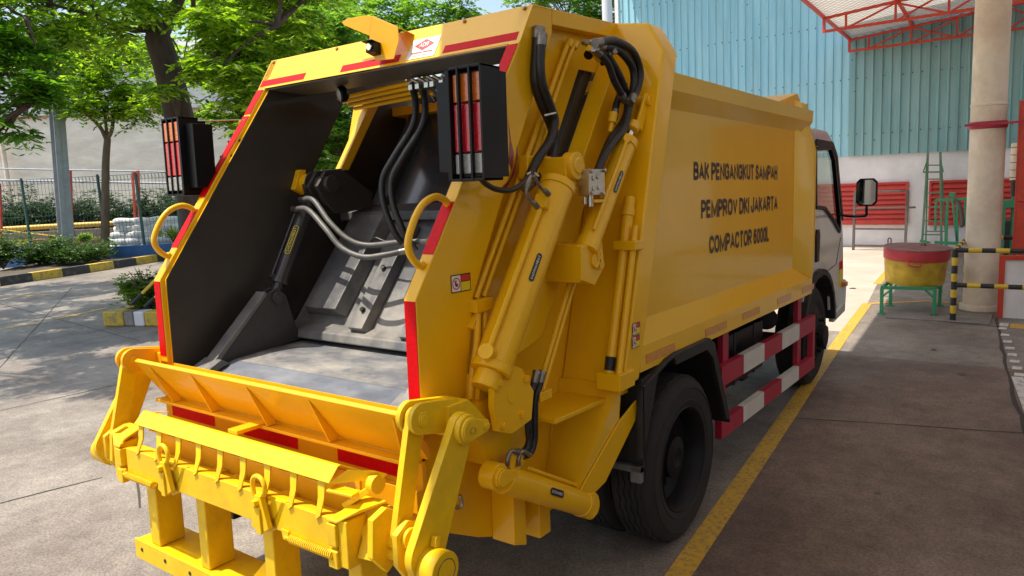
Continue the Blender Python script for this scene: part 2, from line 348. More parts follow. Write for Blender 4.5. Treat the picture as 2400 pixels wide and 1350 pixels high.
# packer: plate following the slope; local axes
p0 = Vector((0, .66, 1.11)); p1 = Vector((0, 1.10, 1.66)); pd = (p1-p0).normalized(); pn = Vector((0, -pd.z, pd.y))
def PK(x, y, off=0): return TPL(x, y, p0+pn*off, pn)
def slab(pts, off, th):
    q = [PK(x, y, off) for x, y in pts]; return q
mb = MB(); L = (p1-p0).length
mb.prism([Vector((x, 0, 0))+p0+pd*t for x, t in ((-.73, 0), (.73, 0), (.73, L+.05), (-.73, L+.05))], pn*-.02); B(mb, 'packer_blade', 'grey')
mb = MB(); mb.px([(.60, 1.085), (.615, 1.125), (.70, 1.155), (.74, 1.12), (.70, 1.07)], -.735, .735); B(mb, 'packer_edge', 'grey', bevel=.008)
mb = MB(); mb.px([(1.04, 1.655), (1.04, 1.70), (1.20, 1.74), (1.20, 1.66)], -.735, .735); B(mb, 'packer_beam', 'grey', bevel=.006)
def boxrib(x0, x1, t0, t1, h, taper=.35):
    m_ = MB(); a = p0+pd*t0; b = p0+pd*t1; w = x1-x0; c0, c1 = x0+w*taper*.4, x1-w*taper*.2
    v = []
    for base, ca in ((a, 0), (b, 0)):
        v.append([base+Vector((x0, 0, 0))+pn*.002, base+Vector((c0, 0, 0))+pn*h, base+Vector((c1, 0, 0))+pn*h, base+Vector((x1, 0, 0))+pn*.002])
    V0 = [m_.V(q) for q in v[0]]; V1 = [m_.V(q) for q in v[1]]
    for i in range(3): m_._f([V0[i], V0[i+1], V1[i+1], V1[i]])
    m_._f(V0); m_._f(V1[::-1]); m_._f([V0[0], V0[3], V1[3], V1[0]])
    return m_
B(boxrib(-.66, -.36, .10, L-.02, .075), 'packer_rib', 'grey', bevel=.005)
B(boxrib(-.27, -.15, .02, L-.06, .055), 'packer_rib', 'grey', bevel=.004)
B(boxrib(.08, .24, .0, L-.02, .06), 'packer_rib', 'grey', bevel=.004)
B(boxrib(.40, .68, .08, L-.02, .075), 'packer_rib', 'grey', bevel=.005)
mb = MB()
for x in (-.205, -.205, .16): mb.cyl(p0+Vector((x, 0, 0))+pd*.12+pn*.05, p0+Vector((x, 0, 0))+pd*.12+pn*.07, .013, seg=12)
mb.cyl(p0+Vector((-.205, 0, 0))+pd*.36+pn*.05, p0+Vector((-.205, 0, 0))+pd*.36+pn*.07, .013, seg=12)
B(mb, 'packer_bolts', 'black', bevel=.001)
# carriage slide plate above
c0, c1 = Vector((0, 1.18, 1.70)), Vector((0, 1.62, 2.36)); cd = (c1-c0).normalized(); cn = Vector((0, -cd.z, cd.y))
mb = MB(); mb.prism([c0+Vector((-.52, 0, 0)), c0+Vector((.735, 0, 0)), c1+Vector((.735, 0, 0)), c1+Vector((-.52, 0, 0))], cn*-.02); B(mb, 'carriage_plate', mat('carriage_paint', (.035, .038, .042), .18, coat=.5, var=.2))
mb = MB(); mb.prism([c0+Vector((-.60, 0, 0)), c0+Vector((-.50, 0, 0)), c1+Vector((-.50, 0, 0)), c1+Vector((-.60, 0, 0))], cn*.05); B(mb, 'carriage_rail', 'greyd', bevel=.005); mb = MB()
mb.prism([c0+Vector((.10, 0, 0)), c0+Vector((.14, 0, 0)), c1+Vector((.14, 0, 0)), c1+Vector((.10, 0, 0))], cn*.04)
B(mb, 'carriage_rail', 'greyd', bevel=.005)
# left slide channel bar (yellow, seen through the slot)
mb = MB(); mb.prism([(-.735, 1.02, 1.93), (-.735, 1.08, 1.93), (-.735, 1.34, 2.31), (-.735, 1.27, 2.31)], (.05, 0, 0)); B(mb, 'slide_rail', 'yel', bevel=.004)
mb = MB(); mb.prism([(.675, .97, 1.93), (.675, 1.03, 1.93), (.675, 1.30, 2.31), (.675, 1.22, 2.31)], (.06, 0, 0)); B(mb, 'slide_rail', 'black', bevel=.004)
for s in (-1, 1):
    # pivot arm plates and inner cylinder
    mb = MB(); x0 = -.665 if s < 0 else .60
    mb.px([(.12, 1.02), (.44, 1.325), (.50, 1.35), (.55, 1.31), (.62, 1.075)], x0, x0+.012); mb.px([(.12, 1.02), (.44, 1.325), (.50, 1.35), (.55, 1.31), (.62, 1.075)], x0+.05, x0+.062)
    mb.cyl((x0-.012, .50, 1.30), (x0+.078, .50, 1.30), .032); mb.cyl((x0+.076, .50, 1.30), (x0+.084, .50, 1.30), .018)
    pa = B(mb, 'cylinder_arm', 'greyd', bevel=.003)
    mb = MB(); mb.px([(.105, 1.03), (.43, 1.340), (.44, 1.325), (.13, 1.02)], x0-.006, x0+.068); mb.px([(.04, .985), (.05, 1.015), (.15, 1.065), (.19, 1.04)], x0-.03, x0+.10); B(mb, 'arm_cap', 'grey', bevel=.003)
    a, b = Vector((x0+.031, .50, 1.30)), Vector((x0+.031, .77, 1.80)); d = (b-a).normalized()
    mb = MB(); mb.cyl(a+d*.09, b-d*.02, .035, seg=32); mb.cyl(a+d*.075, a+d*.10, .040, seg=32); mb.cyl(a-d*.01, a+d*.09, .024)
    mb.tube([a+d*.12+Vector((-.05, -.02, 0)), a+d*.46+Vector((-.048, -.02, 0))], .007, 8, 1); mb.cyl(a+d*.115+Vector((-.062, -.018, 0)), a+d*.12+Vector((.0, -.0, 0)), .014, seg=12)
    cy = B(mb, 'packer_cylinder', 'cylb', bevel=.001)
    if s < 0:
        side = Vector((.55, -.70, .45)); side = (side-d*side.dot(d)).normalized()
        mb = MB(); decal(mb, a+d*.30+side*.0355, d, side.cross(d), .155, .028, .002, .014); B(mb, 'cylinder_decal', 'decal_y', cy, bevel=0)
        mb = MB(); decal(mb, a+d*.30+side*.0355, d, side.cross(d), .149, .022, .003, .011); B(mb, 'cylinder_decal', 'ink', cy, bevel=0)
        text('decal_lettering', 'CAOTHANHDAT', 'decal_y', a+d*.30+side*.039, d, side.cross(d), .013, .13, cy)
    mb = MB(); xx = -.66 if s < 0 else .56
    mb.px([(.74, 1.84), (.80, 1.92), (.90, 1.93), (1.12, 1.80), (1.10, 1.72), (.86, 1.70), (.78, 1.76)], xx+.02, xx+.045); mb.px([(.74, 1.84), (.80, 1.92), (.90, 1.93), (1.12, 1.80), (1.10, 1.72), (.86, 1.70), (.78, 1.76)], xx+.09, xx+.115)
    mb.cyl((xx-.09 if s < 0 else xx, .82, 1.85), (xx+.14, .82, 1.85), .045); mb.cyl((xx-.02, .82, 1.85), (xx+.005, .82, 1.85), .07)
    B(mb, 'pivot_bracket', 'black', bevel=.004)
mb = MB(); mb.cyl((-.74, .80, 1.86), (-.66, .80, 1.86), .05); mb.px([(.72, 1.83), (.76, 1.93), (.80, 1.93), (.78, 1.80)], -.735, -.70); B(mb, 'slide_shoe', 'yel', bevel=.004)
# hoses
def hose(pts, r, name='hydraulic_hose', mt='rubber', fit=True, seg=12):
    m_ = MB(); m_.tube(pts, r, seg, 8); h = B(m_, name, mt, bevel=0)
    if fit:
        for a, b in ((pts[0], pts[1]), (pts[-1], pts[-2])):
            a, b = Vector(a), Vector(b); d = (b-a).normalized()
            m_ = MB(); m_.cyl(a-d*.005, a+d*.028, r*1.1, seg=14); m_.cyl(a-d*.018, a-d*.005, r*1.2, seg=6); B(m_, 'hose_fitting', 'fitting', h, bevel=0)
    return h
# (routes are hung in the hopper between the upper manifold and the cylinders)
for dx in (0, .055):
    k = 22 if dx else 0
    hose([T(968+k, 205, Y=.82), T(975+k, 250, Y=.78), T(965+k, 300, Y=.74), T(925+k, 365, Y=.70), T(897+k, 420, Y=.68), T(900+k, 480, Y=.68), T(925+k, 545, Y=.70), T(955+k*.6, 580, Y=.74)], .0155)
hose([T(690, 490, Y=.66), T(722, 492, Y=.63), T(762, 535, Y=.60), T(800, 580, Y=.60), T(850, 602, Y=.62), T(900, 598, Y=.66), T(950, 588, Y=.72)], .0135, mt='hose_grey')
hose([T(708, 468, Y=.70), T(735, 470, Y=.68), T(772, 520, Y=.66), T(815, 560, Y=.67), T(862, 575, Y=.70), T(935, 568, Y=.74), T(1000, 565, Y=.78)], .0135, mt='hose_grey')
hose([T(865, 570, Y=.80), T(880, 558, Y=.80), T(905, 566, Y=.80), T(945, 563, Y=.80)], .006, fit=False)
# rear lip (sloping tray edge), face below with red strips
mb = MB(); mb.px([(-.122, 1.086), (-.105, 1.096), (.012, .945), (.012, .905), (.0, .905)], -.81, .83); B(mb, 'hopper_lip', 'lip', bevel=.003)
mb = MB(); mb.px([(-.052, .889), (-.052, .902), (.02, .902), (.02, .889)], -.79, .80); B(mb, 'lip_ledge', 'lip', bevel=.002)
for x, w_ in ((-.70, .05), (-.37, .02), (.01, .02), (.375, .02), (.79, -.03)):
    mb = MB(); mb.prism([(x-.004, -.114, 1.072), (x+w_-.004, -.01, .92), (x+w_-.004, -.012, .903), (x+w_-.004, -.048, .903)], (.008, 0, 0)); B(mb, 'lip_gusset', 'lip', bevel=.001)
mb = MB(); mb.px([(0.0, .90), (.02, 1.06), (.02, .56), (0, .60)], -.80, .80); mb.px([(-.03, .80), (0, .80), (0, .70), (-.03, .72)], -.80, .80)
rf = B(mb, 'rear_face', 'lip')
for x0, x1 in ((-.745, -.41), (-.20, .15), (.38, .74)):
    mb = MB(); mb.box((x0, -.0025, .818), (x1, -.0005, .868)); B(mb, 'reflective_strip', 'red', rf, bevel=0)

# belly of the hopper below the side walls
mb = MB(); belly = [(.02, .60), (.10, .60), (.337, .48), (.456, .436), (.615, .399), (.98, .403), (1.13, .80)]
mb.px(belly+[(y, z+.012) for y, z in belly[::-1]], -.742, .742); B(mb, 'hopper_belly', 'yel')
for s in (1,):
    mb = MB()
    mb.px([(.42, .90), (.50, .90), (.50, .41), (.42, .44)], .752, .86)
    mb.px([(.62, .62), (.70, .60), (.70, .38), (.62, .38)], .752, .84)
    mb.px([(.02, .99), (.0, 1.06), (.32, 1.06), (.40, 1.00), (.40, .96)], .752, .90)
    mb.px([(.54, .92), (1.13, .905), (1.13, .885), (.54, .90)], .752, .98)
    mb.px([(.42, .92), (.54, .92), (.54, .90), (.42, .90)], .752, .86)
    B(mb, 'side_rib', 'yel', bevel=.005)
    mb = MB()
    for a_, b_ in (((.47, .80), (.86, .845)), ((.86, .845), (.82, .50)), ((.82, .50), (.72, .46))): mb.bar((.757, *a_), (.757, *b_), .018, .012, up=(1, 0, 0))
    B(mb, 'pressed_rib', 'yel', bevel=.004)
    # forward wedge plate at the junction
    q = [T(1455, 985, X=1.02), T(1495, 935, X=1.02), T(1490, 985, X=1.02), T(1420, 1130, X=.98), T(1385, 1165, X=.95), T(1352, 1165, X=.95)]
    mb = MB(); mb.prism(q, (-.01, 0, 0)); B(mb, 'tailgate_cheek', 'yel', bevel=.003)
    mb = MB(); mb.prism([(1.04, .945, .97), q[0]+Vector((-.012, 0, 0)), q[5]+Vector((-.012, 0, 0)), (.752, .74, .42), (.752, .93, .97)], (0, .01, 0)); B(mb, 'tailgate_cheek', 'yel', bevel=.002)

# inclined corner post between tailgate and body (both sides)
for s in (1, -1):
    X = lambda a: a*s
    yb = lambda z: .955+(z-1.0)*.2856       # rear edge line at the outer face
    def PR(x, z, dy=0): return Vector((X(x), yb(z)+dy, z))
    mb = MB()
    outer = [(.752, .96), (1.055, .96), (1.06, 1.3), (1.06, 2.37), (.97, 2.50), (.78, 2.53), (.752, 2.50)]
    if s < 0: outer = [(.90 if x > .9 else x, z) for x, z in outer if not (1.2 < z < 1.4)]
    a = [PR(x, z) for x, z in outer]; b = [PR(x, z, .145) for x, z in outer]
    A, Bv = [mb.V(p) for p in a], [mb.V(p) for p in b]
    mb._f(A); mb._f(Bv[::-1])
    for i in range(len(A)): mb._f([A[i], A[(i+1) % len(A)], Bv[(i+1) % len(A)], Bv[i]])
    B(mb, 'corner_post', 'yel', bevel=.012, seg=3)
    # flange where tailgate meets body
    mb = MB(); mb.prism([PR(x*.985, z, .147) for x, z in outer], (0, .02, 0)); B(mb, 'seal_flange', 'ink', bevel=0)

# body box
BX = 1.03
mb = MB()
def bodyY(z): return 1.115+(z-1.0)*.2856
for s in (1, -1):
    X = lambda a: a*s
    mb = MB(); mb.px([(bodyY(1.08), 1.08), (bodyY(2.25), 2.25), (3.80, 2.25), (3.80, 1.08)], X(.955), X(.985)); side = B(mb, 'side_panel', 'yel_side', bevel=0)
    # sloping top rail and bottom rail
    mb = MB(); mb.prism([(X(.96), bodyY(2.3), 2.305), (X(1.03), bodyY(2.3), 2.295), (X(1.03), bodyY(2.22), 2.215), (X(.985), bodyY(2.15), 2.14), (X(.96), bodyY(2.15), 2.14)], (0, 3.93-bodyY(2.3), 0)); B(mb, 'top_rail', 'yel_side', bevel=0, ang=15)
    mb = MB(); mb.prism([(X(.96), bodyY(1.19), 1.195), (X(.985), bodyY(1.19), 1.195), (X(1.04), bodyY(1.09), 1.095), (X(1.045), bodyY(1.0), .985), (X(.96), bodyY(1.0), .985)], (0, 3.94-bodyY(1.1), 0)); br = B(mb, 'bottom_rail', 'yel_side', bevel=0, ang=15)
    if s > 0:
        for y in (1.18, 1.86, 2.42, 3.08, 3.66):
            mb = MB(); mb.box((1.0445, y, 1.012), (1.047, y+.30, 1.052)); B(mb, 'reflective_strip', 'redfade', br, bevel=0)
    # front frame
    mb = MB(); mb.prism([(X(.96), 3.72, 1.10), (X(1.04), 3.88, 1.10), (X(1.045), 3.90, 1.30), (X(1.045), 3.90, 2.02), (X(.98), 3.80, 2.35), (X(.96), 3.70, 2.36)], (0, .07, 0))
    mb.prism([(X(.985), 3.62, 1.19), (X(1.042), 3.90, 1.10), (X(1.042), 3.90, 2.10), (X(.985), 3.62, 2.16)], (X(.003), .01, 0))
    B(mb, 'front_frame', 'yel_side', bevel=.004)
    mb = MB(); mb.px([(3.80, 1.0), (3.97, 1.0), (3.97, 2.36), (3.80, 2.33)], X(.93), X(.98)); B(mb, 'front_corner', 'yel_side', bevel=.004)
mb = MB(); mb.px([(bodyY(2.3), 2.30), (3.25, 2.305), (3.78, 2.415), (3.90, 2.325), (3.96, 2.15), (3.96, 2.10), (bodyY(2.3), 2.25)], -.96, .96); B(mb, 'roof', 'lip', bevel=.006)
mb = MB(); mb.box((-.95, 3.955, 1.0), (.95, 3.975, 2.2)); mb.box((-.95, bodyY(1.1), .985), (.95, 3.96, 1.0)); B(mb, 'front_wall', 'yel', bevel=0)
# lettering on the side
for s, yy, z, w, hgt in (('BAK PENGANGKUT SAMPAH', 2.545, 1.856, 1.385, .092), ('PEMPROV DKI JAKARTA', 2.60, 1.661, 1.30, .096), ('COMPACTOR 6000L', 2.57, 1.469, 1.02, .098)):
    text('side_lettering', s, 'ink', (.985, yy, z), (0, 1, 0), (0, 0, 1), hgt, w, truck, lift=.002, bold=.225)
# stickers
def stick(c, w, h, kind):
    m_ = MB(); decal(m_, c, (0, 1, 0), (0, 0, 1), w, h, .001); o = B(m_, 'warning_sticker', 'ink', bevel=0)
    m_ = MB(); decal(m_, Vector(c)+Vector((0, -w*.25, 0)), (0, 1, 0), (0, 0, 1), w*.44, h*.88, .0016); B(m_, 'sticker_panel', 'sticker', o, bevel=0)
    m_ = MB(); decal(m_, Vector(c)+Vector((0, w*.23, -h*.2)), (0, 1, 0), (0, 0, 1), w*.46, h*.50, .0016); B(m_, 'sticker_panel', 'decal_y', o, bevel=0)
    m_ = MB(); decal(m_, Vector(c)+Vector((0, w*.23, h*.27)), (0, 1, 0), (0, 0, 1), w*.46, h*.34, .0016); B(m_, 'sticker_panel', 'inkred', o, bevel=0)
    cc = Vector(c)+Vector((.002, -w*.25, 0)); m_ = MB(); r = h*.34
    for k in range(20):
        a0, a1 = 2*math.pi*k/20, 2*math.pi*(k+1)/20
        m_.poly([cc+Vector((0, math.cos(t)*q, math.sin(t)*q)) for t, q in ((a0, r), (a1, r), (a1, r*.8), (a0, r*.8))])
    m_.poly([cc+Vector((.0002, a*r, b*r)) for a, b in ((-.7, .6), (-.6, .7), (.7, -.6), (.6, -.7))]); B(m_, 'sticker_symbol', 'inkred', o, bevel=0)
    m_ = MB(); m_.poly([cc+Vector((-.0002, a*r, b*r)) for a, b in ((-.35, .1), (-.1, .6), (.1, .5), (.05, 0), (.5, .0), (.3, -.5), (-.2, -.5))]); B(m_, 'sticker_symbol', 'ink', o, bevel=0)
stick(T(1080, 663, X=.811), .105, .062, 0)
pz = T(1492, 770, X=1.062); stick((1.0605, pz.y, pz.z), .07, .05, 0); stick((1.0605, pz.y-.005, pz.z-.055), .07, .05, 0)
# purple-red flame swoosh decal next to the lamp
M['swoosh'] = mat('swoosh_red', (.22, .012, .03), .3, coat=.8)
mb = MB(); mb.poly([T(x, y, X=.8112) for x, y in ((1190, 270), (1198, 330), (1205, 360), (1200, 400), (1192, 380), (1195, 330))])
mb.poly([T(x, y, X=.8114) for x, y in ((1212, 340), (1214, 370), (1205, 410), (1185, 445), (1170, 445), (1195, 420), (1208, 380))])
B(mb, 'swoosh_decal', 'swoosh', bevel=0)

# -------- hydraulics on the right side (mirrored plain copies on the left)
def oval(o, a, d, side, L_, W_):
    m_ = MB(); decal(m_, a, d, side.cross(d), L_, W_, .002, W_/2); q = B(m_, 'cylinder_decal', 'ink', o, bevel=0)
    text('decal_lettering', 'CAOTHANHDAT', 'sticker', a, d, side.cross(d), W_*.42, L_*.84, q, lift=.003)
for s in (1, -1):
    X = lambda a: a*s
    a, b = Vector((X(.915), .222, 1.135)), Vector((X(.915), .70, 1.80)); d = (b-a).normalized()
    mb = MB(); mb.cyl(a+d*.06, b-d*.03, .068, seg=40); mb.cyl(b-d*.03, b, .072, seg=40); mb.cyl(a+d*.03, a+d*.06, .073, seg=40)
    mb.cyl(a-d*.03, a+d*.03, .05)
    off = Vector((X(.02), -.062, .03)); mb.tube([a+d*.09+off*1.2, a+d*.69+off*1.2], .012, 10, 1)
    mb.cyl(a+d*.085+off*1.5, a+d*.085+off*.5, .028, seg=18); mb.bar(a+d*.69+off*1.5, a+d*.69+off*.2, .045, .05)
    cy = B(mb, 'ejector_cylinder', 'yel', bevel=.003)
    mb = MB(); t = b+d*.0; mb.box((X(.84), t.y-.02, t.z-.01), (X(.965), t.y+.09, t.z+.10)); mb.cyl((X(.935), t.y+.035, t.z+.065), (X(.985), t.y+.035, t.z+.065), .054, seg=32)
    mb.cyl((X(.98), t.y+.035, t.z+.065), (X(.992), t.y+.035, t.z+.065), .032)
    mb.box((X(.80), t.y-.10, t.z+.02), (X(.845), t.y+.08, t.z+.11)); B(mb, 'cylinder_clevis', 'yel', bevel=.006)
    # bolted plate at the foot
    mb = MB(); mb.px([(.20, 1.05), (.21, 1.17), (.27, 1.19), (.37, 1.15), (.44, 1.05), (.42, .95), (.30, .93), (.22, .96)], X(.93), X(.955)); 
    for y, z in ((.235, 1.13), (.39, 1.11), (.36, .985), (.25, .975)): mb.cyl((X(.955), y, z), (X(.968), y, z), .014, seg=6)
    mb.cyl((X(.955), .31, 1.07), (X(.958), .31, 1.07), .032)
    mb.px([(.20, .93), (.24, 1.14), (.42, 1.12), (.50, .90), (.44, .78), (.28, .80)], X(.753), X(.87))
    B(mb, 'cylinder_foot', 'yel', bevel=.004)
    # tailgate lift cylinder
    if s < 0: continue                       # the far side's upper gear cannot be seen
    a2, b2 = Vector((X(.985), .80, 1.56)), Vector((X(.985), 1.13, 1.965)); d2 = (b2-a2).normalized()
    mb = MB(); mb.cyl(a2, b2-d2*.02, .044, seg=32); mb.cyl(b2-d2*.02, b2+d2*.015, .049, seg=32); mb.cyl(a2-d2*.03, a2+d2*.02, .049, seg=32)
    o2 = Vector((X(.03), -.042, .02)); mb.tube([a2+d2*.05+o2, b2-d2*.02+o2], .0085, 8, 1); mb.cyl(b2-d2*.01+o2*1.2, b2-d2*.01, .017, seg=14)
    c2 = B(mb, 'lift_cylinder', 'yel', bevel=.002)
    mb = MB(); mb.cyl(b2, b2+d2*.07, .016); B(mb, 'cylinder_rod', 'chrome', c2, bevel=0)
    mb = MB(); e = b2+d2*.07; mb.cyl(e, e+d2*.04, .032); mb.px([(e.y+.0, e.z+.02), (e.y+.05, e.z-.005), (e.y+.13, e.z+.13), (e.y+.115, e.z+.165), (e.y+.085, e.z+.16)], X(.955), X(.968)); mb.px([(e.y+.0, e.z+.02), (e.y+.05, e.z-.005), (e.y+.13, e.z+.13), (e.y+.115, e.z+.165), (e.y+.085, e.z+.16)], X(1.002), X(1.015))
    mb.cyl((X(.94), e.y+.10, e.z+.13), (X(1.03), e.y+.10, e.z+.13), .022)
    mb.px([(e.y+.06, e.z+.15), (e.y+.12, e.z+.20), (e.y+.17, e.z+.15), (e.y+.17, e.z-.2), (e.y+.10, e.z-.25)], X(.90), X(.93))
    mb.px([(e.y+.10, e.z+.04), (e.y+.14, e.z+.06), (e.y+.11, e.z-.30), (e.y+.07, e.z-.30)], X(1.02), X(1.035))
    B(mb, 'lift_clevis', 'yel', bevel=.004)
    mb = MB(); mb.box((X(.80), .70, 1.43), (X(1.0), .72, 1.56)); mb.px([(.70, 1.56), (.86, 1.58), (.88, 1.47), (.80, 1.40), (.70, 1.43)], X(.995), X(1.012))
    mb.box((X(.82), .70, 1.42), (X(1.0), .80, 1.432)); mb.box((X(.82), .70, 1.555), (X(1.0), .80, 1.567))
    mb.cyl((X(1.012), .80, 1.50), (X(1.022), .80, 1.50), .03); mb.bar((X(1.022), .79, 1.47), (X(1.022), .84, 1.52), .012, .014); mb.bar((X(1.022), .83, 1.46), (X(1.022), .80, 1.54), .012, .014)
    B(mb, 'cylinder_bracket', 'yel', bevel=.003)
    # pipe pairs
    for dy in (0, .045):
        mb = MB(); mb.cyl((X(.80), .315+dy, 1.40), (X(.775), 1.02+dy, 2.385), .0115, seg=12); mb.cyl((X(.775), 1.02+dy, 2.375), (X(.78), 1.035+dy, 2.40), .017, seg=8); B(mb, 'hydraulic_pipe', 'yel', bevel=0)
        mb = MB(); mb.cyl((X(.90), .52+dy*.8, .98), (X(.90), .80+dy*.8, 1.42), .0105, seg=12); B(mb, 'hydraulic_pipe', 'yel', bevel=0)
    mb = MB(); mb.box((X(.78), .27, 1.355), (X(.84), .37, 1.40)); mb.bar((X(.81), .26, 1.30), (X(.81), .31, 1.36), .04, .02); B(mb, 'pipe_clamp', 'yel', bevel=.003); mb = MB(); mb.box((X(.87), .515, .985), (X(.93), .60, 1.02)); B(mb, 'pipe_clamp', 'yel', bevel=.003)
    for dy in (0, .04):
        mb = MB(); mb.tube([(X(.82), .30+dy, 1.36), (X(.835), .27+dy, 1.25), (X(.84), .235+dy, 1.15), (X(.84), .215+dy, 1.06)], .013, 10, 5); B(mb, 'wrapped_pipe', 'yel', bevel=0)
    # safety prop: two long tubes down the post
    for dy, r, zt in ((.0, .021, 1.60), (.06, .014, 1.62)):
        mb = MB(); mb.cyl((X(1.0+dy*.75), .925, 1.02), (X(1.0+dy*.75), 1.088, zt), r, seg=20); pp = B(mb, 'safety_prop', 'yel', bevel=0)
    mb = MB(); mb.cyl((X(1.0), .9265, 1.03), (X(1.0), .942, 1.085), .0225, seg=20); B(mb, 'prop_sleeve', 'frame', bevel=0)
    mb = MB(); mb.box((X(.96), .885, .955), (X(1.07), 1.02, 1.025)); B(mb, 'prop_foot', 'yel', bevel=.004)
    mb = MB(); mb.box((X(.965), 1.035, 1.52), (X(1.07), 1.12, 1.56)); mb.cyl((X(1.0), 1.078, 1.56), (X(1.0), 1.128, 1.74), .024, seg=14)
    mb.cyl((X(1.0), 1.105, 1.66), (X(1.0), 1.113, 1.69), .03, seg=10)
    B(mb, 'prop_clamp', 'yel', bevel=.004)
    if s > 0:
        sd = Vector((.8, -.45, .2)); sd = (sd-d*sd.dot(d)).normalized(); oval(cy, a+d*.43+sd*.0685, d, sd, .115, .021)
        sd = Vector((.9, -.3, .2)); sd = (sd-d2*sd.dot(d2)).normalized(); oval(c2, a2+d2*.30+sd*.0445, d2, sd, .11, .019)

# valve block
mb = MB(); v = T(1392, 430, X=1.0); mb.box((.97, v.y-.07, v.z-.045), (1.02, v.y+.05, v.z+.055))
for y, z in ((-.04, .02), (-.005, .025), (-.04, -.02), (.0, -.015)): mb.cyl((1.02, v.y+y, v.z+z), (1.024, v.y+y, v.z+z), .010, seg=12)
for y, z in ((-.06, .045), (.04, .05), (-.062, -.035), (.03, -.04)): mb.cyl((1.02, v.y+y, v.z+z), (1.032, v.y+y, v.z+z), .008, seg=6)
mb.cyl((1.0, v.y-.03, v.z-.09), (1.0, v.y-.03, v.z-.04), .012, seg=10); mb.cyl((.99, v.y-.055, v.z-.08), (.99, v.y-.055, v.z-.05), .008, seg=8)
B(mb, 'valve_block', 'silver', bevel=.002)
mb = MB(); mb.box((.985, v.y+.05, v.z-.06), (1.0, v.y+.09, v.z+.05)); mb.box((.96, v.y-.03, v.z-.075), (1.02, v.y+.09, v.z-.062)); B(mb, 'valve_bracket', 'yel', bevel=.002)
# bunch of hoses at the upper right
def TH(l, X_): return [T(x, y, X=X_) for x, y in l]
hose(TH([(1400, 100), (1440, 95), (1482, 120), (1500, 165), (1495, 205), (1480, 235)], 1.0), .0165)
hose(TH([(1405, 108), (1445, 115), (1478, 150), (1486, 190), (1475, 250), (1462, 300), (1425, 350), (1400, 400), (1388, 425)], .985), .0165)
hose(TH([(1410, 115), (1430, 140), (1455, 185), (1468, 225), (1470, 260), (1458, 290), (1430, 330), (1408, 380), (1396, 420)], .955), .0165)
hose(TH([(1418, 105), (1462, 105), (1490, 140), (1492, 180), (1480, 215)], .93), .0150)
hose(TH([(1398, 118), (1425, 150), (1440, 190), (1462, 230)], .97), .0150)
hose(TH([(1460, 205), (1446, 240), (1440, 272)], .93), .0150)
mb = MB(); mb.cyl(T(1438, 265, X=.93), T(1434, 288, X=.93), .02, seg=12); mb.cyl(T(1434, 288, X=.93), T(1430, 310, X=.93), .011, seg=12); B(mb, 'pipe_end', 'yel', bevel=0)
mb = MB()
for k in range(5):
    p = T(1395+9*k, 100+4*(k % 2), X=.90+.02*k); mb.cyl(p, p+Vector((.015, .01, -.045)), .013, seg=8); mb.cyl(p+Vector((0, 0, 0)), p+Vector((-.06, -.0, .01)), .012, seg=8)
B(mb, 'pipe_unions', 'fitting', bevel=.001)
mb = MB(); mb.tube(TH([(1378, 130), (1395, 112), (1412, 130), (1418, 150)], .87), .020, 10, 5); B(mb, 'hose_guard', 'satin', bevel=0)
mb = MB(); mb.tube(TH([(1380, 112), (1392, 120), (1405, 142)], .90), .013, 8, 5); B(mb, 'hose_guard', 'yel', bevel=0)
# long black hoses beside the slot
hose(TH([(1262, 75), (1258, 130), (1256, 190), (1270, 240), (1292, 290), (1300, 330), (1290, 375), (1262, 410), (1240, 430)], .83), .022)
hose(TH([(1270, 90), (1266, 150), (1272, 200), (1290, 250), (1300, 285), (1288, 330), (1262, 370), (1245, 405), (1232, 435)], .86), .018)
hose(TH([(1128, 420), (1140, 432), (1165, 444), (1200, 445), (1230, 425), (1248, 405)], .90), .010, fit=False)
mb = MB(); mb.bar(T(1277, 270, X=.89), T(1303, 264, X=.89), .004, .006); B(mb, 'cable_tie', 'sticker', bevel=0); mb = MB(); mb.tube(TH([(1236, 408), (1248, 404), (1262, 412)], .90), .004, 6, 4); B(mb, 'cable_tie', 'sticker', bevel=0)
mb = MB()
for q in ([(1245, 412), (1236, 430), (1234, 450), (1242, 470), (1256, 482)], [(1252, 412), (1262, 432), (1272, 445), (1282, 452)]): mb.tube(TH(q, .97), .0062, 10, 5)
for q in (((1250, 474), (1260, 486)), ((1276, 446), (1286, 456))): mb.cyl(T(*q[0], X=.97), T(*q[1], X=.97), .011, seg=8)
B(mb, 'pipe_elbow', 'fitting', bevel=0)
# hoses to the tipping cylinder
for k in (0, 1):
    hose(TH([(1256+14*k, 880), (1250+14*k, 905), (1240+15*k, 930), (1238+15*k, 990), (1240+12*k, 1035), (1228+12*k, 1058+6*k), (1205+8*k, 1062+8*k)], .93), .0135)
mb = MB()
for dx in (0, 26): mb.tube(TH([(1218+dx, 1062+dx*.2), (1198+dx, 1058), (1190+dx, 1075), (1190+dx, 1092)], .95), .008, 10, 5)
B(mb, 'pipe_elbow', 'fitting', bevel=0)
mb = MB(); mb.tube(TH([(1078, 1160), (1082, 1180), (1074, 1190), (1066, 1186)], .82), .008, 8, 5); B(mb, 'shackle', 'silver', bevel=0)

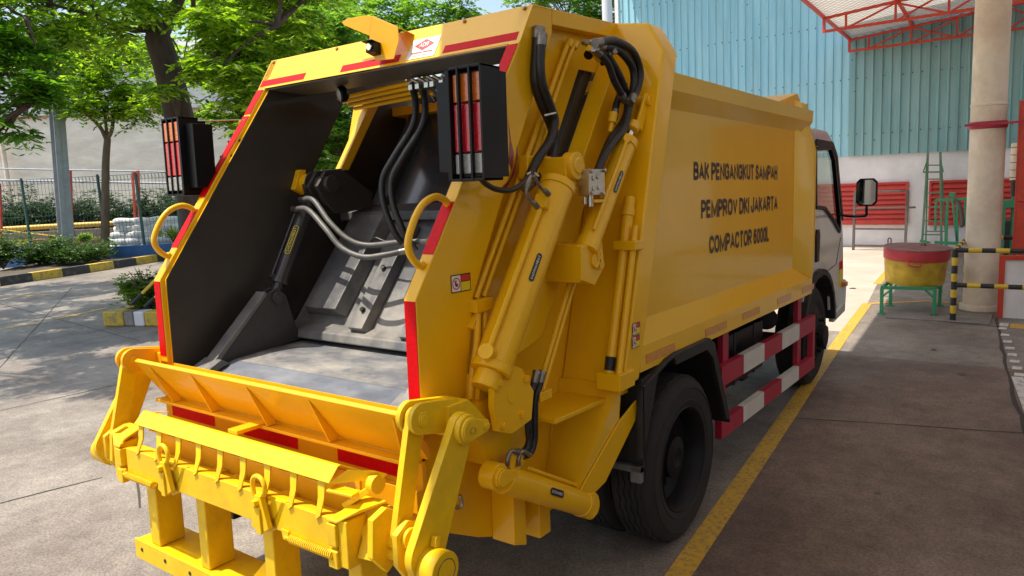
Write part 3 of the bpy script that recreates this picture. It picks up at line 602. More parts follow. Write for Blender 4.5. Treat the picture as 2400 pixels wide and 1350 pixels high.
def weld(pts, r=.0035):
    m_ = MB(); P = [Vector(p) for p in pts]; Q = []
    for a, b in zip(P, P[1:]):
        n_ = max(2, int((b-a).length/.012))
        for k in range(n_): Q.append(a.lerp(b, k/n_)+Vector([random.uniform(-.0008, .0008) for _ in range(3)]))
    Q.append(P[-1]); m_.tube(Q, r, 6, 1); B(m_, 'weld_seam', 'yel', bevel=0)
weld([(.754, .294, 1.41), (.754, .852, 2.40)]); weld([(.754, .248, 1.10), (.754, .294, 1.41)]); weld([(.754, 1.17, 2.0), (.754, .62, 1.20)]); weld([(.755, .50, .90), (.755, .50, .42)]); weld([(.755, .54, .884), (.755, 1.10, .872)]); weld([(.83, .0, 1.065), (.83, .31, 1.065)], .003)
# -------- tail lamps
for s in (1, -1):
    X = lambda a: a*s
    y = .15 if s > 0 else .20
    mb = MB(); z0, z1 = 1.812, 2.175
    mb.box((X(.845), y+.035, z0+.012), (X(.985), y+.14, z1-.012)); mb.box((X(.775), y+.03, z0+.035), (X(.845), y+.13, z1-.035))
    mb.box((X(.840), y, z1-.008), (X(.99), y+.10, z1)); mb.box((X(.840), y, z0), (X(.99), y+.10, z0+.008))
    mb.box((X(.981), y, z0), (X(.99), y+.10, z1)); mb.box((X(.840), y, z0), (X(.856), y+.10, z1))
    for xb in (.888, .936): mb.box((X(xb), y-.002, z0), (X(xb+.009), y+.012, z1))
    lamp = B(mb, 'tail_lamp', 'satin', bevel=.0015)
    for nm, mt, za, zb in (('amber_lens', 'amber', 2.065, 2.155), ('red_lens', 'redlens', 1.905, 2.06), ('clear_lens', 'clear', 1.835, 1.90)):
        mb = MB(); mb.box((X(.858), y+(.016 if s > 0 else .004), za), (X(.980), y+.045, zb)); B(mb, nm, mt, lamp, bevel=.004)
    mb = MB(); mb.box((X(.75), y+.20, 1.95), (X(.845), y+.24, 2.0)); mb.box((X(.75), y+.25, 2.06), (X(.845), y+.275, 2.075)); B(mb, 'lamp_bracket', 'satin', lamp)
mb = MB(); mb.cyl((-.84, .30, 2.16), (-.75, .49, 2.17), .003, seg=6); B(mb, 'stay_wire', 'silver', bevel=0)

# -------- bin lifter at the rear
def ring(mb, c, ax, r, w, seg=36): c = Vector(c); ax = Vector(ax); mb.cyl(c-ax*w/2, c+ax*w/2, r, seg=seg)
ux = Vector((1, 0, 0))
def stadium(mb, a, b, ra, rb, x0, x1, seg=16):          # plate with round ends in a plane of constant X
    a, b = Vector((a[0], a[1])), Vector((b[0], b[1])); d = (b-a).normalized(); th = math.atan2(d.y, d.x); k = math.asin(max(-1, min(1, (ra-rb)/(b-a).length))); P = []
    for i in range(seg+1):
        t = th+math.pi/2-k+ (math.pi+2*k)*i/seg; P.append((a.x+ra*math.cos(t), a.y+ra*math.sin(t)))
    for i in range(seg+1):
        t = th-math.pi/2-k+(math.pi-2*k)*i/seg; P.append((b.x+rb*math.cos(t), b.y+rb*math.sin(t)))
    mb.px(P, x0, x1); return mb
for s in (1, -1):
    X = lambda a: a*s
    U, Lw = (-.105, 1.085), (-.19, .745)
    # hinge lug at the lip end
    mb = MB(); stadium(mb, U, (.06, 1.05), .05, .06, X(.845), X(.865)); stadium(mb, U, (.04, 1.06), .05, .055, X(.895), X(.915)); mb.px([(.0, 1.10), (.10, 1.10), (.20, 1.0), (.0, 1.0)], X(.81), X(.93))
    ring(mb, (X(.88), *U), ux, .018, .09); ring(mb, (X(.918), *U), ux, .024, .008)
    B(mb, 'lug_bracket', 'lift' if s > 0 else 'lip', bevel=.003)
    mb = MB(); stadium(mb, U, Lw, .034, .034, X(.868), X(.892)); B(mb, 'tie_link', 'lift', bevel=.002)
    # outer swing arm
    mb = MB(); stadium(mb, (.005, 1.035), (-.18, .695), .052, .075, X(.955), X(.985)); 
    ring(mb, (X(.99), .005, 1.035), ux, .048, .03); ring(mb, (X(1.0), .005, 1.035), ux, .040, .03); stadium(mb, (.005, 1.035), (.075, 1.03), .036, .022, X(1.008), X(1.018)); ring(mb, (X(1.02), .075, 1.03), ux, .012, .014, 6); ring(mb, (X(1.02), .005, 1.035), ux, .009, .006, 12)
    B(mb, 'swing_arm', 'lift', bevel=.003)
    # torque tube end + triangular crank
    mb = MB(); ring(mb, (X(1.0), -.18, .66), ux, .060, .10, 40); ring(mb, (X(1.052), -.18, .66), ux, .036, .004, 30)
    mb.bar((X(1.0), -.17, .72), (X(1.0), -.16, .75), .02, .02)
    B(mb, 'arm_boss', 'lift', bevel=.004)
    mb = MB(); P = [(-.24, .76), (-.19, .79), (-.14, .77), (-.10, .70), (-.12, .60), (-.20, .60), (-.24, .66)]
    mb.px(P, X(.892), X(.915)); ring(mb, (X(.92), -.19, .735), ux, .034, .02); ring(mb, (X(.93), -.19, .735), ux, .012, .014, 12)
    mb.px([(-.25, .79), (-.19, .81), (-.14, .78), (-.13, .64), (-.20, .60), (-.26, .67)], X(.80), X(.825))
    B(mb, 'crank_plate', 'lift', bevel=.003)
    # tipping cylinder
    a, b = Vector((X(.93), .215, .80)), Vector((X(.93), .83, .47)); d = (b-a).normalized()
    mb = MB(); mb.cyl(a+d*.055, b-d*.03, .052, seg=36); ring(mb, a, ux, .048, .06); ring(mb, a+Vector((X(.012), 0, 0)), ux, .034, .06); ring(mb, a+Vector((X(.045), 0, 0)), ux, .010, .006, 12)
    ring(mb, b, ux, .056, .07); ring(mb, b, ux, .046, .085); mb.cyl(b-d*.05, b-d*.02, .056, seg=36); stadium(mb, (a.y, a.z), (a.y+.06, a.z-.005), .03, .018, a.x+X(.042), a.x+X(.05))
    n_ = Vector((0, d.z*-1, d.y)) if d.y > 0 else Vector((0, 0, 1)); n_ = Vector((0, -d.z, d.y)); 
    mb.tube([a+d*.20+n_*.062, b-d*.10+n_*.062], .009, 8, 1); mb.cyl(b-d*.10, b-d*.10+n_*.075, .012, seg=10)
    for k in (.08, .12): mb.bar(a+d*k+n_*.03, a+d*k+n_*.10, .03, .03)
    tc_ = B(mb, 'tipping_cylinder', 'yel', bevel=.003)
    if s > 0:
        sd = Vector((.85, -.4, .35)); sd = (sd-d*sd.dot(d)).normalized(); oval(tc_, a+d*.36+sd*.0525, d, sd, .105, .028)
M['grease'] = mat('dark_grease', (.05, .035, .015), .35, var=.5, scale=30)
for s in (1, -1):
    for x, y, z, r in ((1.0235, .005, 1.035, .012), (.9235, -.105, 1.085, .012), (.938, -.19, .735, .010), (1.0545, -.18, .66, .040), (.9685, .215, .80, .013)):
        mb = MB(); mb.lathe([(r*.93, -.0005), (r*.96, .0008), (r*1.0, -.0005)], (x*s, y, z), (s, 0, 0), 24); B(mb, 'pin_grease', 'grease', bevel=0)
# cross beam
YB = -.255
def BY(x, y, Y=YB): return T(x, y, Y=Y)
zt, zb_ = .752, .642
mb = MB(); mb.px([(YB, zt), (YB+.012, zt), (YB+.012, zb_), (YB, zb_)], -.68, .655); mb.px([(YB+.012, zt), (YB+.06, zt-.01), (YB+.06, zt-.02), (YB+.012, zt-.012)], -.68, .655)
B(mb, 'cross_beam', 'lift', bevel=.003)
mb = MB(); mb.cyl((-.80, -.17, .70), (.90, -.17, .70), .030, seg=28); mb.cyl((-.95, -.18, .66), (1.0, -.18, .66), .022, seg=20)
for x in (-.15, -.02, .28): mb.cyl((x, -.17, .70), (x+.06, -.17, .70), .042, seg=28)
B(mb, 'torque_tube', 'lift', bevel=.003)
# hinge blocks at both ends
for s in (1, -1):
    X = lambda a: a*s
    x0 = .625 if s > 0 else .70; y_ = -.27
    mb = MB(); mb.box((X(x0), y_, .594), (X(x0+.045), y_+.03, .655)); mb.box((X(x0), y_, .668), (X(x0+.045), y_+.03, .745)); mb.box((X(x0+.04), y_+.012, .60), (X(x0+.085), y_+.10, .76))
    mb.prism([(X(x0), y_, .748), (X(x0+.05), y_, .748), (X(x0+.12), y_+.03, .79), (X(x0+.16), y_+.12, .80), (X(x0+.05), y_+.13, .79), (X(x0+.03), y_+.04, .765)], (0, 0, .012))
    mb.prism([(X(x0+.09), y_+.04, .63), (X(x0+.15), y_+.05, .63), (X(x0+.16), y_+.11, .79), (X(x0+.09), y_+.11, .79)], (0, .03, 0))
    mb.cyl((X(x0+.022), y_+.016, .748), (X(x0+.022), y_+.016, .766), .013, seg=16)
    B(mb, 'hinge_block', 'lift', bevel=.006)
# comb shelf: top plate with folded edge and teeth
mb = MB()
mb.px([(-.240, .862), (-.198, .906), (-.185, .907), (-.10, .86), (-.10, .856), (-.187, .902), (-.196, .902), (-.236, .858)], -.62, .615)
mb.prism([(.615, -.240, .860), (.66, -.198, .903), (.74, -.16, .905), (.77, -.13, .89), (.74, -.14, .86), (.68, -.18, .865)], (0, .003, -.004))
mb.prism([(-.62, -.240, .860), (-.60, -.198, .903), (-.52, -.14, .905), (-.66, -.15, .88)], (0, .003, -.004))
B(mb, 'comb_cover', 'lift', bevel=.002)
n_t = 9
for i in range(n_t):
    x = -.585+i*(1.15/(n_t-1)); mb = MB()
    mb.prism([(x-.019, -.228, .868), (x+.019, -.228, .868), (x+.014, -.235, .80), (x+.022, -.262, .752), (x-.002, -.262, .735), (x-.014, -.235, .80)], (0, .006, 0))
    B(mb, 'comb_tooth', 'lift', bevel=.001)
mb = MB(); mb.px([(-.15, .87), (-.14, .87), (-.14, .72), (-.15, .72)], -.62, .66)
for i in range(8):
    x = -.52+i*.145; mb.box((x-.03, -.215, .836), (x+.04, -.15, .843))
mb.box((-.06, -.16, .895), (.0, -.0, .91))
B(mb, 'comb_back', 'lip', bevel=.002)
mb = MB(); mb.bar((.64, -.20, .78), (.735, -.16, .85), .03, .02); ring(mb, (.735, -.15, .855), ux, .032, .03); mb.bar((.60, -.22, .835), (.70, -.20, .83), .05, .01); B(mb, 'comb_lever', 'lift', bevel=.003)
# hooks
for cx_, cz_ in ((-.335, .775), (.285, .775)):
    mb = MB(); y = -.275; pts = []
    for k in range(15):
        t = math.radians(-60+ (255)*k/14); pts.append(Vector((cx_+.035*math.cos(t), y, cz_+.035*math.sin(t)+.02)))
    pts.append(Vector((cx_-.03, y, cz_-.02)))
    mb.tube(pts, .0085, 10, 1)
    mb.prism([(cx_-.012, y-.012, cz_-.01), (cx_+.02, y-.012, cz_-.01), (cx_+.055, y-.012, cz_-.12), (cx_+.005, y-.012, cz_-.15), (cx_-.045, y-.012, cz_-.13)], (0, .02, 0))
    mb.cyl((cx_+.0, y-.03, cz_-.035), (cx_+.0, y-.01, cz_-.035), .014, seg=6); mb.bar((cx_+.005, y-.016, cz_-.05), (cx_+.01, y-.016, cz_-.145), .028, .008)
    mb.prism([(cx_+.06, y+.02, cz_-.13), (cx_+.12, y+.02, cz_-.02), (cx_+.095, y+.02, cz_-.02), (cx_+.05, y+.02, cz_-.09), (cx_-.02, y+.02, cz_-.12), (cx_, y+.02, cz_-.16)], (0, .018, 0))
    B(mb, 'bin_hook', 'lift', bevel=.002)
# springs under the beam
for x0 in (-.70, .40):
    mb = MB(); pts = []
    for k in range(24*8+1):
        t = k/8*2*math.pi; pts.append(Vector((x0+.03+.22*k/(24*8), YB-.012+.012*math.cos(t), .638+.012*math.sin(t)-.03*k/(24*8)*0)))
    mb.tube(pts, .0032, 5, 1); sp = B(mb, 'return_spring', 'lift', bevel=0)
    mb = MB(); mb.prism([(x0-.02, YB-.01, .66), (x0+.02, YB-.01, .66), (x0+.012, YB-.01, .625), (x0-.012, YB-.01, .625)], (0, .006, 0)); mb.cyl((x0, YB-.012, .637), (x0+.05, YB-.012, .637), .004, seg=6); B(mb, 'spring_lug', 'lift', sp, bevel=.001)
# posts and bottom bumper frame
for x0, x1 in ((-.65, -.575), (-.262, -.20), (.175, .235), (.635, .70)):
    mb = MB(); mb.px([(-.20, .70), (-.085, .70), (-.085, .312), (-.20, .312)], x0, x1)
    B(mb, 'support_post', 'lift', bevel=.006)
mb = MB(); mb.box((-.755, -.205, .302), (.84, -.03, .311)); mb.box((-.76, -.218, .225), (.845, -.206, .314))
bumper = B(mb, 'bumper_bar', 'lift', bevel=.003)
mb = MB()
for k in range(9): mb.cyl((-.70+k*.19, -.220, .275), (-.70+k*.19, -.2175, .275), .009, seg=12)
B(mb, 'bolt_holes', 'ink', bumper, bevel=0)
mb = MB(); mb.prism([(.0, -.15, .315), (.16, -.15, .47), (.175, -.15, .47), (.175, -.15, .40), (.07, -.15, .315)], (0, .012, 0)); mb.box((.10, -.15, .50), (.17, -.11, .58)); B(mb, 'gusset_plate', 'lift', bevel=.002)
mb = MB(); mb.box((-.46, .02, .40), (-.36, .12, .60)); mb.cyl((-.38, .0, .44), (-.38, .02, .44), .01, seg=10); B(mb, 'mud_flap', 'rubber', bevel=.006)
# back sheet behind posts (hopper underside rear)
mb = MB(); mb.px([(.0, .60), (.02, .60), (.02, .56), (0, .56)], -.74, .74); B(mb, 'belly_edge', 'lip')

# -------- running gear
def wheel(x_out, yc, zc, r, w, sgn, name='wheel', outer=True, steer=0):
    root = empty(name, (0, 0, 0), None, None); root.parent = truck; 
    root.location = (x_out*sgn, yc, zc); root.rotation_euler = (0, 0, steer)
    ax = Vector((-sgn, 0, 0)); mb = MB(); 
    prof = [(r*.62, .0+.012), (r*.66, .004), (r*.70, .0), (r*.705, -.003), (r*.72, -.003), (r*.725, .0), (r*.80, -.004), (r*.86, -.002), (r*.865, -.006), (r*.875, -.006), (r*.88, -.001), (r*.93, .006), (r*.985, .022), (r, .04), (r, w-.04), (r*.985, w-.022), (r*.93, w-.006), (r*.80, w), (r*.62, w-.012)]
    mb.lathe(prof, (0, 0, 0), ax, 72); ty = mb.build('tyre', M['tyre'], root)
    mb = MB()
    for k in range(5):                       # tread ribs
        h = .035+(w-.07)*(k+.5)/5; n = 120; hw = (w-.07)/5*.36
        prev = None; first = None
        for j in range(n+1):
            t = 2*math.pi*j/n; off = .004*(1 if (j//2) % 2 else -1)
            q = []
            for hh, rr in ((h-hw+off, r-.002), (h-hw+off, r+.007), (h+hw+off, r+.007), (h+hw+off, r-.002)):
                q.append(mb.V(ax*hh+Vector((0, math.cos(t)*rr, math.sin(t)*rr))))
            if prev:
                for i in range(3): mb._f([prev[i], prev[i+1], q[i+1], q[i]])
            prev = q
    mb.build('tread', M['tyre'], ty)
    mb = MB()
    if outer: prof = [(r*.655, .01), (r*.63, .0), (r*.60, .015), (r*.57, .06), (r*.55, .10), (r*.40, .13), (r*.38, .125), (r*.26, .12), (r*.25, .05), (r*.12, .04), (r*.10, .045), (.001, .045)]
    else: prof = [(r*.655, .01), (r*.60, .01), (r*.50, .0), (r*.42, -.03), (r*.30, -.045), (r*.24, -.04), (r*.22, -.09), (r*.08, -.10), (.001, -.10)]
    mb.lathe(prof, (0, 0, 0), ax, 48)
    for k in range(5 if not outer else 6):
        t = 2*math.pi*k/(5 if not outer else 6)+.3; c = Vector((0, math.cos(t)*r*.33, math.sin(t)*r*.33)); h = .12 if outer else -.045
        mb.cyl(c+ax*h, c+ax*(h-.03), .016, seg=6)
        if not outer:
            c2 = Vector((0, math.cos(t+.6)*r*.46, math.sin(t+.6)*r*.46)); mb.cyl(c2+ax*-.012, c2+ax*-.02, .022, seg=12)
    mb.build('rim', M['rimm'], root)
    return root
M['rimm'] = mat('rim_dark', (.009, .009, .010), .5, spec=.2, var=.2, scale=6)
for s in (1, -1):
    wheel(1.055, 1.575, .457, .403, .215, s, outer=True)
    wheel(.815, 1.575, .457, .403, .215, s, outer=True)
    wheel(.915, 4.53, .552, .403, .215, s, outer=False)
    X = lambda a: a*s
    # rear mudguard
    mb = MB(); arch = [(1.10, .93), (1.36, 1.0), (1.46, 1.01), (1.86, 1.01), (1.93, .97), (2.16, .50)]
    inn = [(y-(.02 if y > 1.7 else -.02), z-.02) for y, z in arch]
    mb.px(arch+[(y-.012 if y > 1.7 else y+.01, z-.014) for y, z in arch[::-1]], X(.60), X(1.07))
    mb.px([(1.86, 1.0), (1.93, .96), (2.16, .50), (2.10, .52), (1.90, .90), (1.82, .955), (1.44, .955), (1.42, 1.0)], X(1.045), X(1.07))
    B(mb, 'mudguard', 'frame', bevel=.004)
    mb = MB(); mb.box((X(.62), 1.13, .55), (X(1.05), 1.145, .93)); mb.px([(1.10, .60), (1.14, .60), (1.30, .97), (1.12, .95)], X(1.03), X(1.05)); B(mb, 'mud_flap', 'frame', bevel=.003)
    mb = MB(); mb.box((X(.62), 1.10, .535), (X(1.05), 1.13, .565)); mb.box((X(1.0), 1.10, .49), (X(1.05), 1.13, .565)); B(mb, 'flap_bar', 'grey', bevel=.003)
    # side guard
    gx0, gx1 = X(.985), X(1.005)
    for (z0, z1) in ((.665, .78), (.365, .465)):
        segs = [2.20, 2.56, 2.95, 3.33, 3.75, 4.19] 
        for k in range(5):
            mb = MB(); mb.box((X(.965), segs[k]+.0005, z0), (X(1.005), segs[k+1]-.0005, z1)); B(mb, 'guard_rail', 'guard_w' if k % 2 else 'guard_r', bevel=0)
    for q in (((X(.962), 2.20, .466), (X(1.004), 2.26, .664)), ((X(.962), 4.13, .466), (X(1.004), 4.19, .664)), ((X(.93), 2.33, .70), (X(.963), 2.42, .99)), ((X(.93), 3.86, .40), (X(.963), 3.95, .99))):
        mb = MB(); mb.box(*q); B(mb, 'guard_post', 'guard_r', bevel=.002)
# chassis rails, axle, tank, battery box, air pipe
mb = MB()
for x in (-.42, .36): mb.box((x, .9, .72), (x+.06, 5.3, .93))
for y in (1.0, 2.2, 3.0, 3.9): mb.box((-.42, y, .74), (.42, y+.06, .90))
mb.box((-.95, 1.2, .935), (.95, 3.9, .98)); mb.box((.42, 2.3, .93), (.95, 2.36, .985)); mb.box((.42, 3.2, .93), (.95, 3.26, .985))
B(mb, 'chassis_frame', 'frame', bevel=.004)
mb = MB(); mb.cyl((-.80, 1.575, .457), (.80, 1.575, .457), .07); mb.lathe([(.0, -.16), (.1, -.14), (.17, 0), (.1, .14), (0, .16)], (0, 1.575, .457), (1, 0, 0), 24); mb.cyl((-.72, 4.53, .50), (.72, 4.53, .50), .05); B(mb, 'axle', 'frame')
mb = MB(); mb.box((.52, 2.55, .56), (.90, 3.25, .88)); mb.cyl((.86, 3.45, .85), (.60, 3.95, .88), .07)
for k in range(9): mb.cyl((.86-.26*k/9, 3.45+.5*k/9, .85+.003*k), (.86-.26*k/9-.006, 3.45+.5*k/9+.015, .85+.003*k), .078, seg=20)
B(mb, 'fuel_tank', 'satin', bevel=.015)
mb = MB()
for y in (2.68, 3.05): mb.box((.51, y, .555), (.905, y+.03, .885))
B(mb, 'tank_strap', 'frame')
mb = MB(); mb.box((-.85, 2.5, .50), (-.45, 3.4, .85)); mb.cyl((.1, 2.3, .62), (.1, 3.6, .62), .06); mb.box((.3, 2.7, .40), (.7, 2.85, .42)); mb.box((.45, 3.3, .42), (.75, 3.42, .44)); B(mb, 'exhaust_and_boxes', 'frame', bevel=.01)

# -------- cab
CX = .93
mb = MB()
sidep = [(4.12, .80), (4.12, 2.12), (4.20, 2.19), (4.35, 2.215), (4.75, 2.20), (4.98, 2.12), (5.06, 2.05), (5.36, 1.42), (5.42, 1.20), (5.45, .80), (5.40, .66), (5.20, .66), (4.95, .70), (4.93, .85), (4.80, 1.0), (4.55, 1.05), (4.28, 1.0), (4.15, .88)]
# outer skin in pieces, leaving the side window and windscreen open
win = [(4.38, 2.05), (4.86, 2.07), (4.99, 1.98), (5.22, 1.50), (5.24, 1.36), (4.98, 1.48), (4.70, 1.58), (4.42, 1.60)]
for s in (1, -1):
    X = lambda a: a*s
    mb = MB()
    def cp(P): mb.px(P, X(CX-.02), X(CX))
    cp([(4.12, .88), (4.12, 2.12), (4.20, 2.19), (4.38, 2.205), (4.38, 1.60), (4.38, .88)][:5]+[(4.38, 1.02), (4.28, 1.0), (4.15, .88)])
    cp([(4.38, 2.205), (4.75, 2.20), (4.98, 2.12), (5.06, 2.05), (4.99, 1.98), (4.86, 2.07), (4.38, 2.05)])
    cp([(5.06, 2.05), (5.36, 1.42), (5.40, 1.30), (5.24, 1.36), (5.22, 1.50), (4.99, 1.98)])
    cp([(4.38, 1.02), (4.38, 1.60), (4.70, 1.58), (4.98, 1.48), (5.24, 1.36), (5.40, 1.30), (5.44, 1.0), (5.45, .80), (5.40, .68), (4.97, .70), (4.94, .85), (4.80, 1.0), (4.55, 1.05)])
    cab = B(mb, 'cab_side', 'white', bevel=.004)
    mb = MB(); mb.px(win, X(CX-.012), X(CX-.008)); B(mb, 'side_window', M['glass'], bevel=0)
    mb = MB()
    for i in range(len(win)):
        a, b = win[i], win[(i+1) % len(win)]; mb.bar((X(CX-.002), *a), (X(CX-.002), *b), .03, .035, up=(1, 0, 0))
    for a, b in (((4.36, 2.10), (4.88, 2.10)), ((4.88, 2.10), (5.04, 2.0)), ((5.04, 2.0), (5.30, 1.46))): mb.bar((X(CX+.015), *a), (X(CX+.015), *b), .05, .008, up=(1, 0, 0))
    B(mb, 'window_frame', 'satin', bevel=.003)
    mb = MB(); mb.px([(4.44, 1.16), (4.53, 1.16), (4.545, 1.38), (4.52, 1.42), (4.45, 1.42), (4.43, 1.38)], X(CX+.001), X(CX+.014)); B(mb, 'door_handle', 'satin', bevel=.005)
    mb = MB()
    for a, b in (((4.37, 1.0), (4.37, 2.10)), ((4.37, 1.0), (5.15, 1.08)), ((5.15, 1.08), (5.30, 1.30))): mb.bar((X(CX+.001), *a), (X(CX+.001), *b), .006, .004, up=(1, 0, 0))
    B(mb, 'door_seam', 'ink', bevel=0)
    # arch flare and lower trim
    mb = MB(); P0 = []; P1_ = []
    for k in range(13):
        t = math.pi*(1-k/12)*.98; P0.append((4.55+.45*math.cos(t), .62+.43*math.sin(t))); P1_.append((4.55+.50*math.cos(t), .62+.48*math.sin(t)))
    for i in range(12): mb.px([P0[i], P0[i+1], P1_[i+1], P1_[i]], X(CX-.10), X(CX+.035))
    mb.px([(4.98, .60), (5.05, .90), (5.44, .86), (5.46, .68), (5.40, .60)], X(CX-.05), X(CX+.02)) if False else None
    mb.box((X(.55), 4.10, 1.06), (X(CX-.03), 5.0, 1.08))
    B(mb, 'wheel_arch', 'frame', bevel=.003)
    mb = MB(); mb.box((X(CX+.0), 5.36, .86), (X(CX+.045), 5.43, .90)); B(mb, 'side_indicator', 'amber', bevel=.006)
    mb = MB(); mb.px([(5.05, .58), (5.46, .62), (5.50, .90), (5.44, .92), (5.42, .70), (5.06, .66)], X(CX-.03), X(CX+.02)); B(mb, 'bumper_corner', 'white', bevel=.01)
    mb = MB(); mb.box((X(CX+.001), 5.28, 1.02), (X(CX+.003), 5.40, 1.09)); B(mb, 'stripe_red', 'red', bevel=0)
    mb = MB(); mb.box((X(CX+.001), 5.28, .86), (X(CX+.003), 5.40, 1.015)); B(mb, 'stripe_yellow', 'decal_y', bevel=0)
mb = MB(); mb.box((-.91, 4.12, .88), (.91, 4.14, 1.45)); mb.box((-.91, 4.12, 2.0), (.91, 4.14, 2.15)); mb.box((-.91, 4.12, 1.45), (-.40, 4.14, 2.0)); mb.box((.40, 4.12, 1.45), (.91, 4.14, 2.0)); mb.px([(4.12, 2.13), (4.20, 2.20), (4.38, 2.215), (4.75, 2.21), (4.98, 2.13), (5.05, 2.05), (4.95, 2.08), (4.70, 2.16), (4.25, 2.16)], -.91, .91)
B(mb, 'cab_shell', 'white', bevel=.01)
mb = MB(); mb.px([(5.36, 1.35), (5.44, 1.05), (5.46, .65), (5.43, .65), (5.40, 1.05), (5.33, 1.33)], -.91, .91); mb.box((-.90, 4.2, 1.02), (.90, 5.35, 1.06)); B(mb, 'cab_front', 'white', bevel=.01)
mb = MB(); mb.prism([(-.9, 5.06, 2.04), (.9, 5.06, 2.04), (.9, 5.36, 1.36), (-.9, 5.36, 1.36)], (0, .005, 0)); B(mb, 'windscreen', M['glass'], bevel=0)
mb = MB(); mb.box((.25, 4.25, 1.15), (.75, 4.38, 1.85)); mb.box((-.75, 4.25, 1.15), (-.05, 4.38, 1.85)); mb.box((-.8, 4.25, 1.06), (.8, 4.75, 1.25)); mb.box((-.9, 5.05, 1.06), (.9, 5.3, 1.38)); mb.lathe([(.19, 0), (.205, .012), (.19, .024), (.178, .012), (.19, 0)], (.40, 4.98, 1.45), (0, .8, -.6), 32)
B(mb, 'cab_interior', 'ink', bevel=.01)
for s in (1, -1):
    mx, my, mz = .93+.27, 4.95, 1.70
    X = lambda a: a*s
    mb = MB(); mb.tube([(X(.92), 5.22, 1.52), (X(1.02), 5.12, 1.50), (X(1.14), 5.02, 1.50), (X(mx-.005), 4.97, 1.51), (X(mx), 4.96, 1.56), (X(mx), 4.96, 1.62)], .011, 10, 5); B(mb, 'mirror_arm', 'satin', bevel=0)
    Mx = Matrix.Translation((X(mx), my, mz)) @ Matrix.Rotation(-.11*s, 4, 'Z')
    def oct_(w, h, c): return [(-w+c, -h), (w-c, -h), (w, -h+c), (w, h-c), (w-c, h), (-w+c, h), (-w, h-c), (-w, -h+c)]
    mb = MB(); f = [mb.V(Mx @ Vector((x, 0, z))) for x, z in oct_(.085, .115, .03)]; g = [mb.V(Mx @ Vector((x, .055, z))) for x, z in oct_(.065, .09, .03)]
    mb._f(f); mb._f(g[::-1])
    for i in range(8): mb._f([f[i], f[(i+1) % 8], g[(i+1) % 8], g[i]])
    mh = B(mb, 'wing_mirror', 'satin', bevel=.006)
    mb = MB(); mb.poly([Mx @ Vector((x, -.003, z)) for x, z in oct_(.07, .10, .026)]); B(mb, 'mirror_glass', 'mirror', mh, bevel=0)
mb = MB(); mb.tube([(.70, 5.0, 1.58), (.70, 4.98, 1.60), (.70, 4.98, 1.78), (.70, 5.0, 1.80)], .010, 8, 3); B(mb, 'grab_bar', 'satin', bevel=0)

# ================================================================== SETTING (world frame)
def ground_mat(ca=(.20, .165, .14), cb=(.33, .29, .25), nm='concrete_ground'):
    m = bpy.data.materials.new(nm); m.use_nodes = True; n = m.node_tree.nodes; l = m.node_tree.links; b = n['Principled BSDF']
    tc = n.new('ShaderNodeTexCoord')
    def noise(s, d, r=.6, st=None):
        t = n.new('ShaderNodeTexNoise'); t.inputs['Scale'].default_value = s; t.inputs['Detail'].default_value = d; t.inputs['Roughness'].default_value = r
        mp = n.new('ShaderNodeMapping'); mp.inputs['Scale'].default_value = st or (1, 1, 1); l.new(tc.outputs['Object'], mp.inputs[0]); l.new(mp.outputs[0], t.inputs[0]); return t
    def ramp(t, p0, c0, p1, c1):
        r = n.new('ShaderNodeValToRGB'); r.color_ramp.elements[0].position = p0; r.color_ramp.elements[1].position = p1
        r.color_ramp.elements[0].color = (*c0, 1); r.color_ramp.elements[1].color = (*c1, 1); l.new(t.outputs[0], r.inputs[0]); return r
    a = ramp(noise(.9, 8, .65), .38, ca, .62, cb)
    c = ramp(noise(9, 10, .75), .36, (.72, .72, .73), .60, (1.04, 1.03, 1.0))
    e = ramp(noise(70, 4, .7), .42, (.66, .66, .67), .56, (1.08, 1.08, 1.08))
    s = ramp(noise(1.8, 8, .7, (1, .35, 1)), .50, (1, 1, 1), .80, (.66, .62, .58))
    out = a.outputs[0]
    for k in (c, e, s):
        x = n.new('ShaderNodeMixRGB'); x.blend_type = 'MULTIPLY'; x.inputs[0].default_value = 1; l.new(out, x.inputs[1]); l.new(k.outputs[0], x.inputs[2]); out = x.outputs[0]
    l.new(out, b.inputs['Base Color']); b.inputs['Roughness'].default_value = .62
    rr = ramp(noise(3, 6), .3, (.48,)*3, .7, (.75,)*3); l.new(rr.outputs[0], b.inputs['Roughness'])
    bp = n.new('ShaderNodeBump'); bp.inputs['Strength'].default_value = .35; bp.inputs['Distance'].default_value = .01
    l.new(noise(110, 5, .7).outputs[0], bp.inputs['Height']); l.new(bp.outputs[0], b.inputs['Normal']); return m
def worn(name, col, under=(.17, .15, .13), amt=.5, scale=18):
    m = mat(name, col, .6, var=.08, scale=5); n = m.node_tree.nodes; l = m.node_tree.links; b = n['Principled BSDF']
    tc = n.new('ShaderNodeTexCoord'); t = n.new('ShaderNodeTexNoise'); t.inputs['Scale'].default_value = scale; t.inputs['Detail'].default_value = 10; t.inputs['Roughness'].default_value = .75
    l.new(tc.outputs['Object'], t.inputs[0]); r = n.new('ShaderNodeValToRGB'); r.color_ramp.elements[0].position = .49; r.color_ramp.elements[1].position = .62
    r.color_ramp.elements[1].color = (amt,)*3+(1,); l.new(t.outputs[0], r.inputs[0]); x = n.new('ShaderNodeMixRGB'); l.new(r.outputs[0], x.inputs[0])
    src = b.inputs['Base Color'].links[0].from_socket; l.new(src, x.inputs[1]); x.inputs[2].default_value = (*under, 1); l.new(x.outputs[0], b.inputs['Base Color']); return m
M['ground'] = ground_mat()
M['line_y'] = worn('road_paint_yellow', (.62, .36, .03), amt=.9, scale=34); M['line_w'] = worn('road_paint_white', (.62, .61, .57), amt=.7)
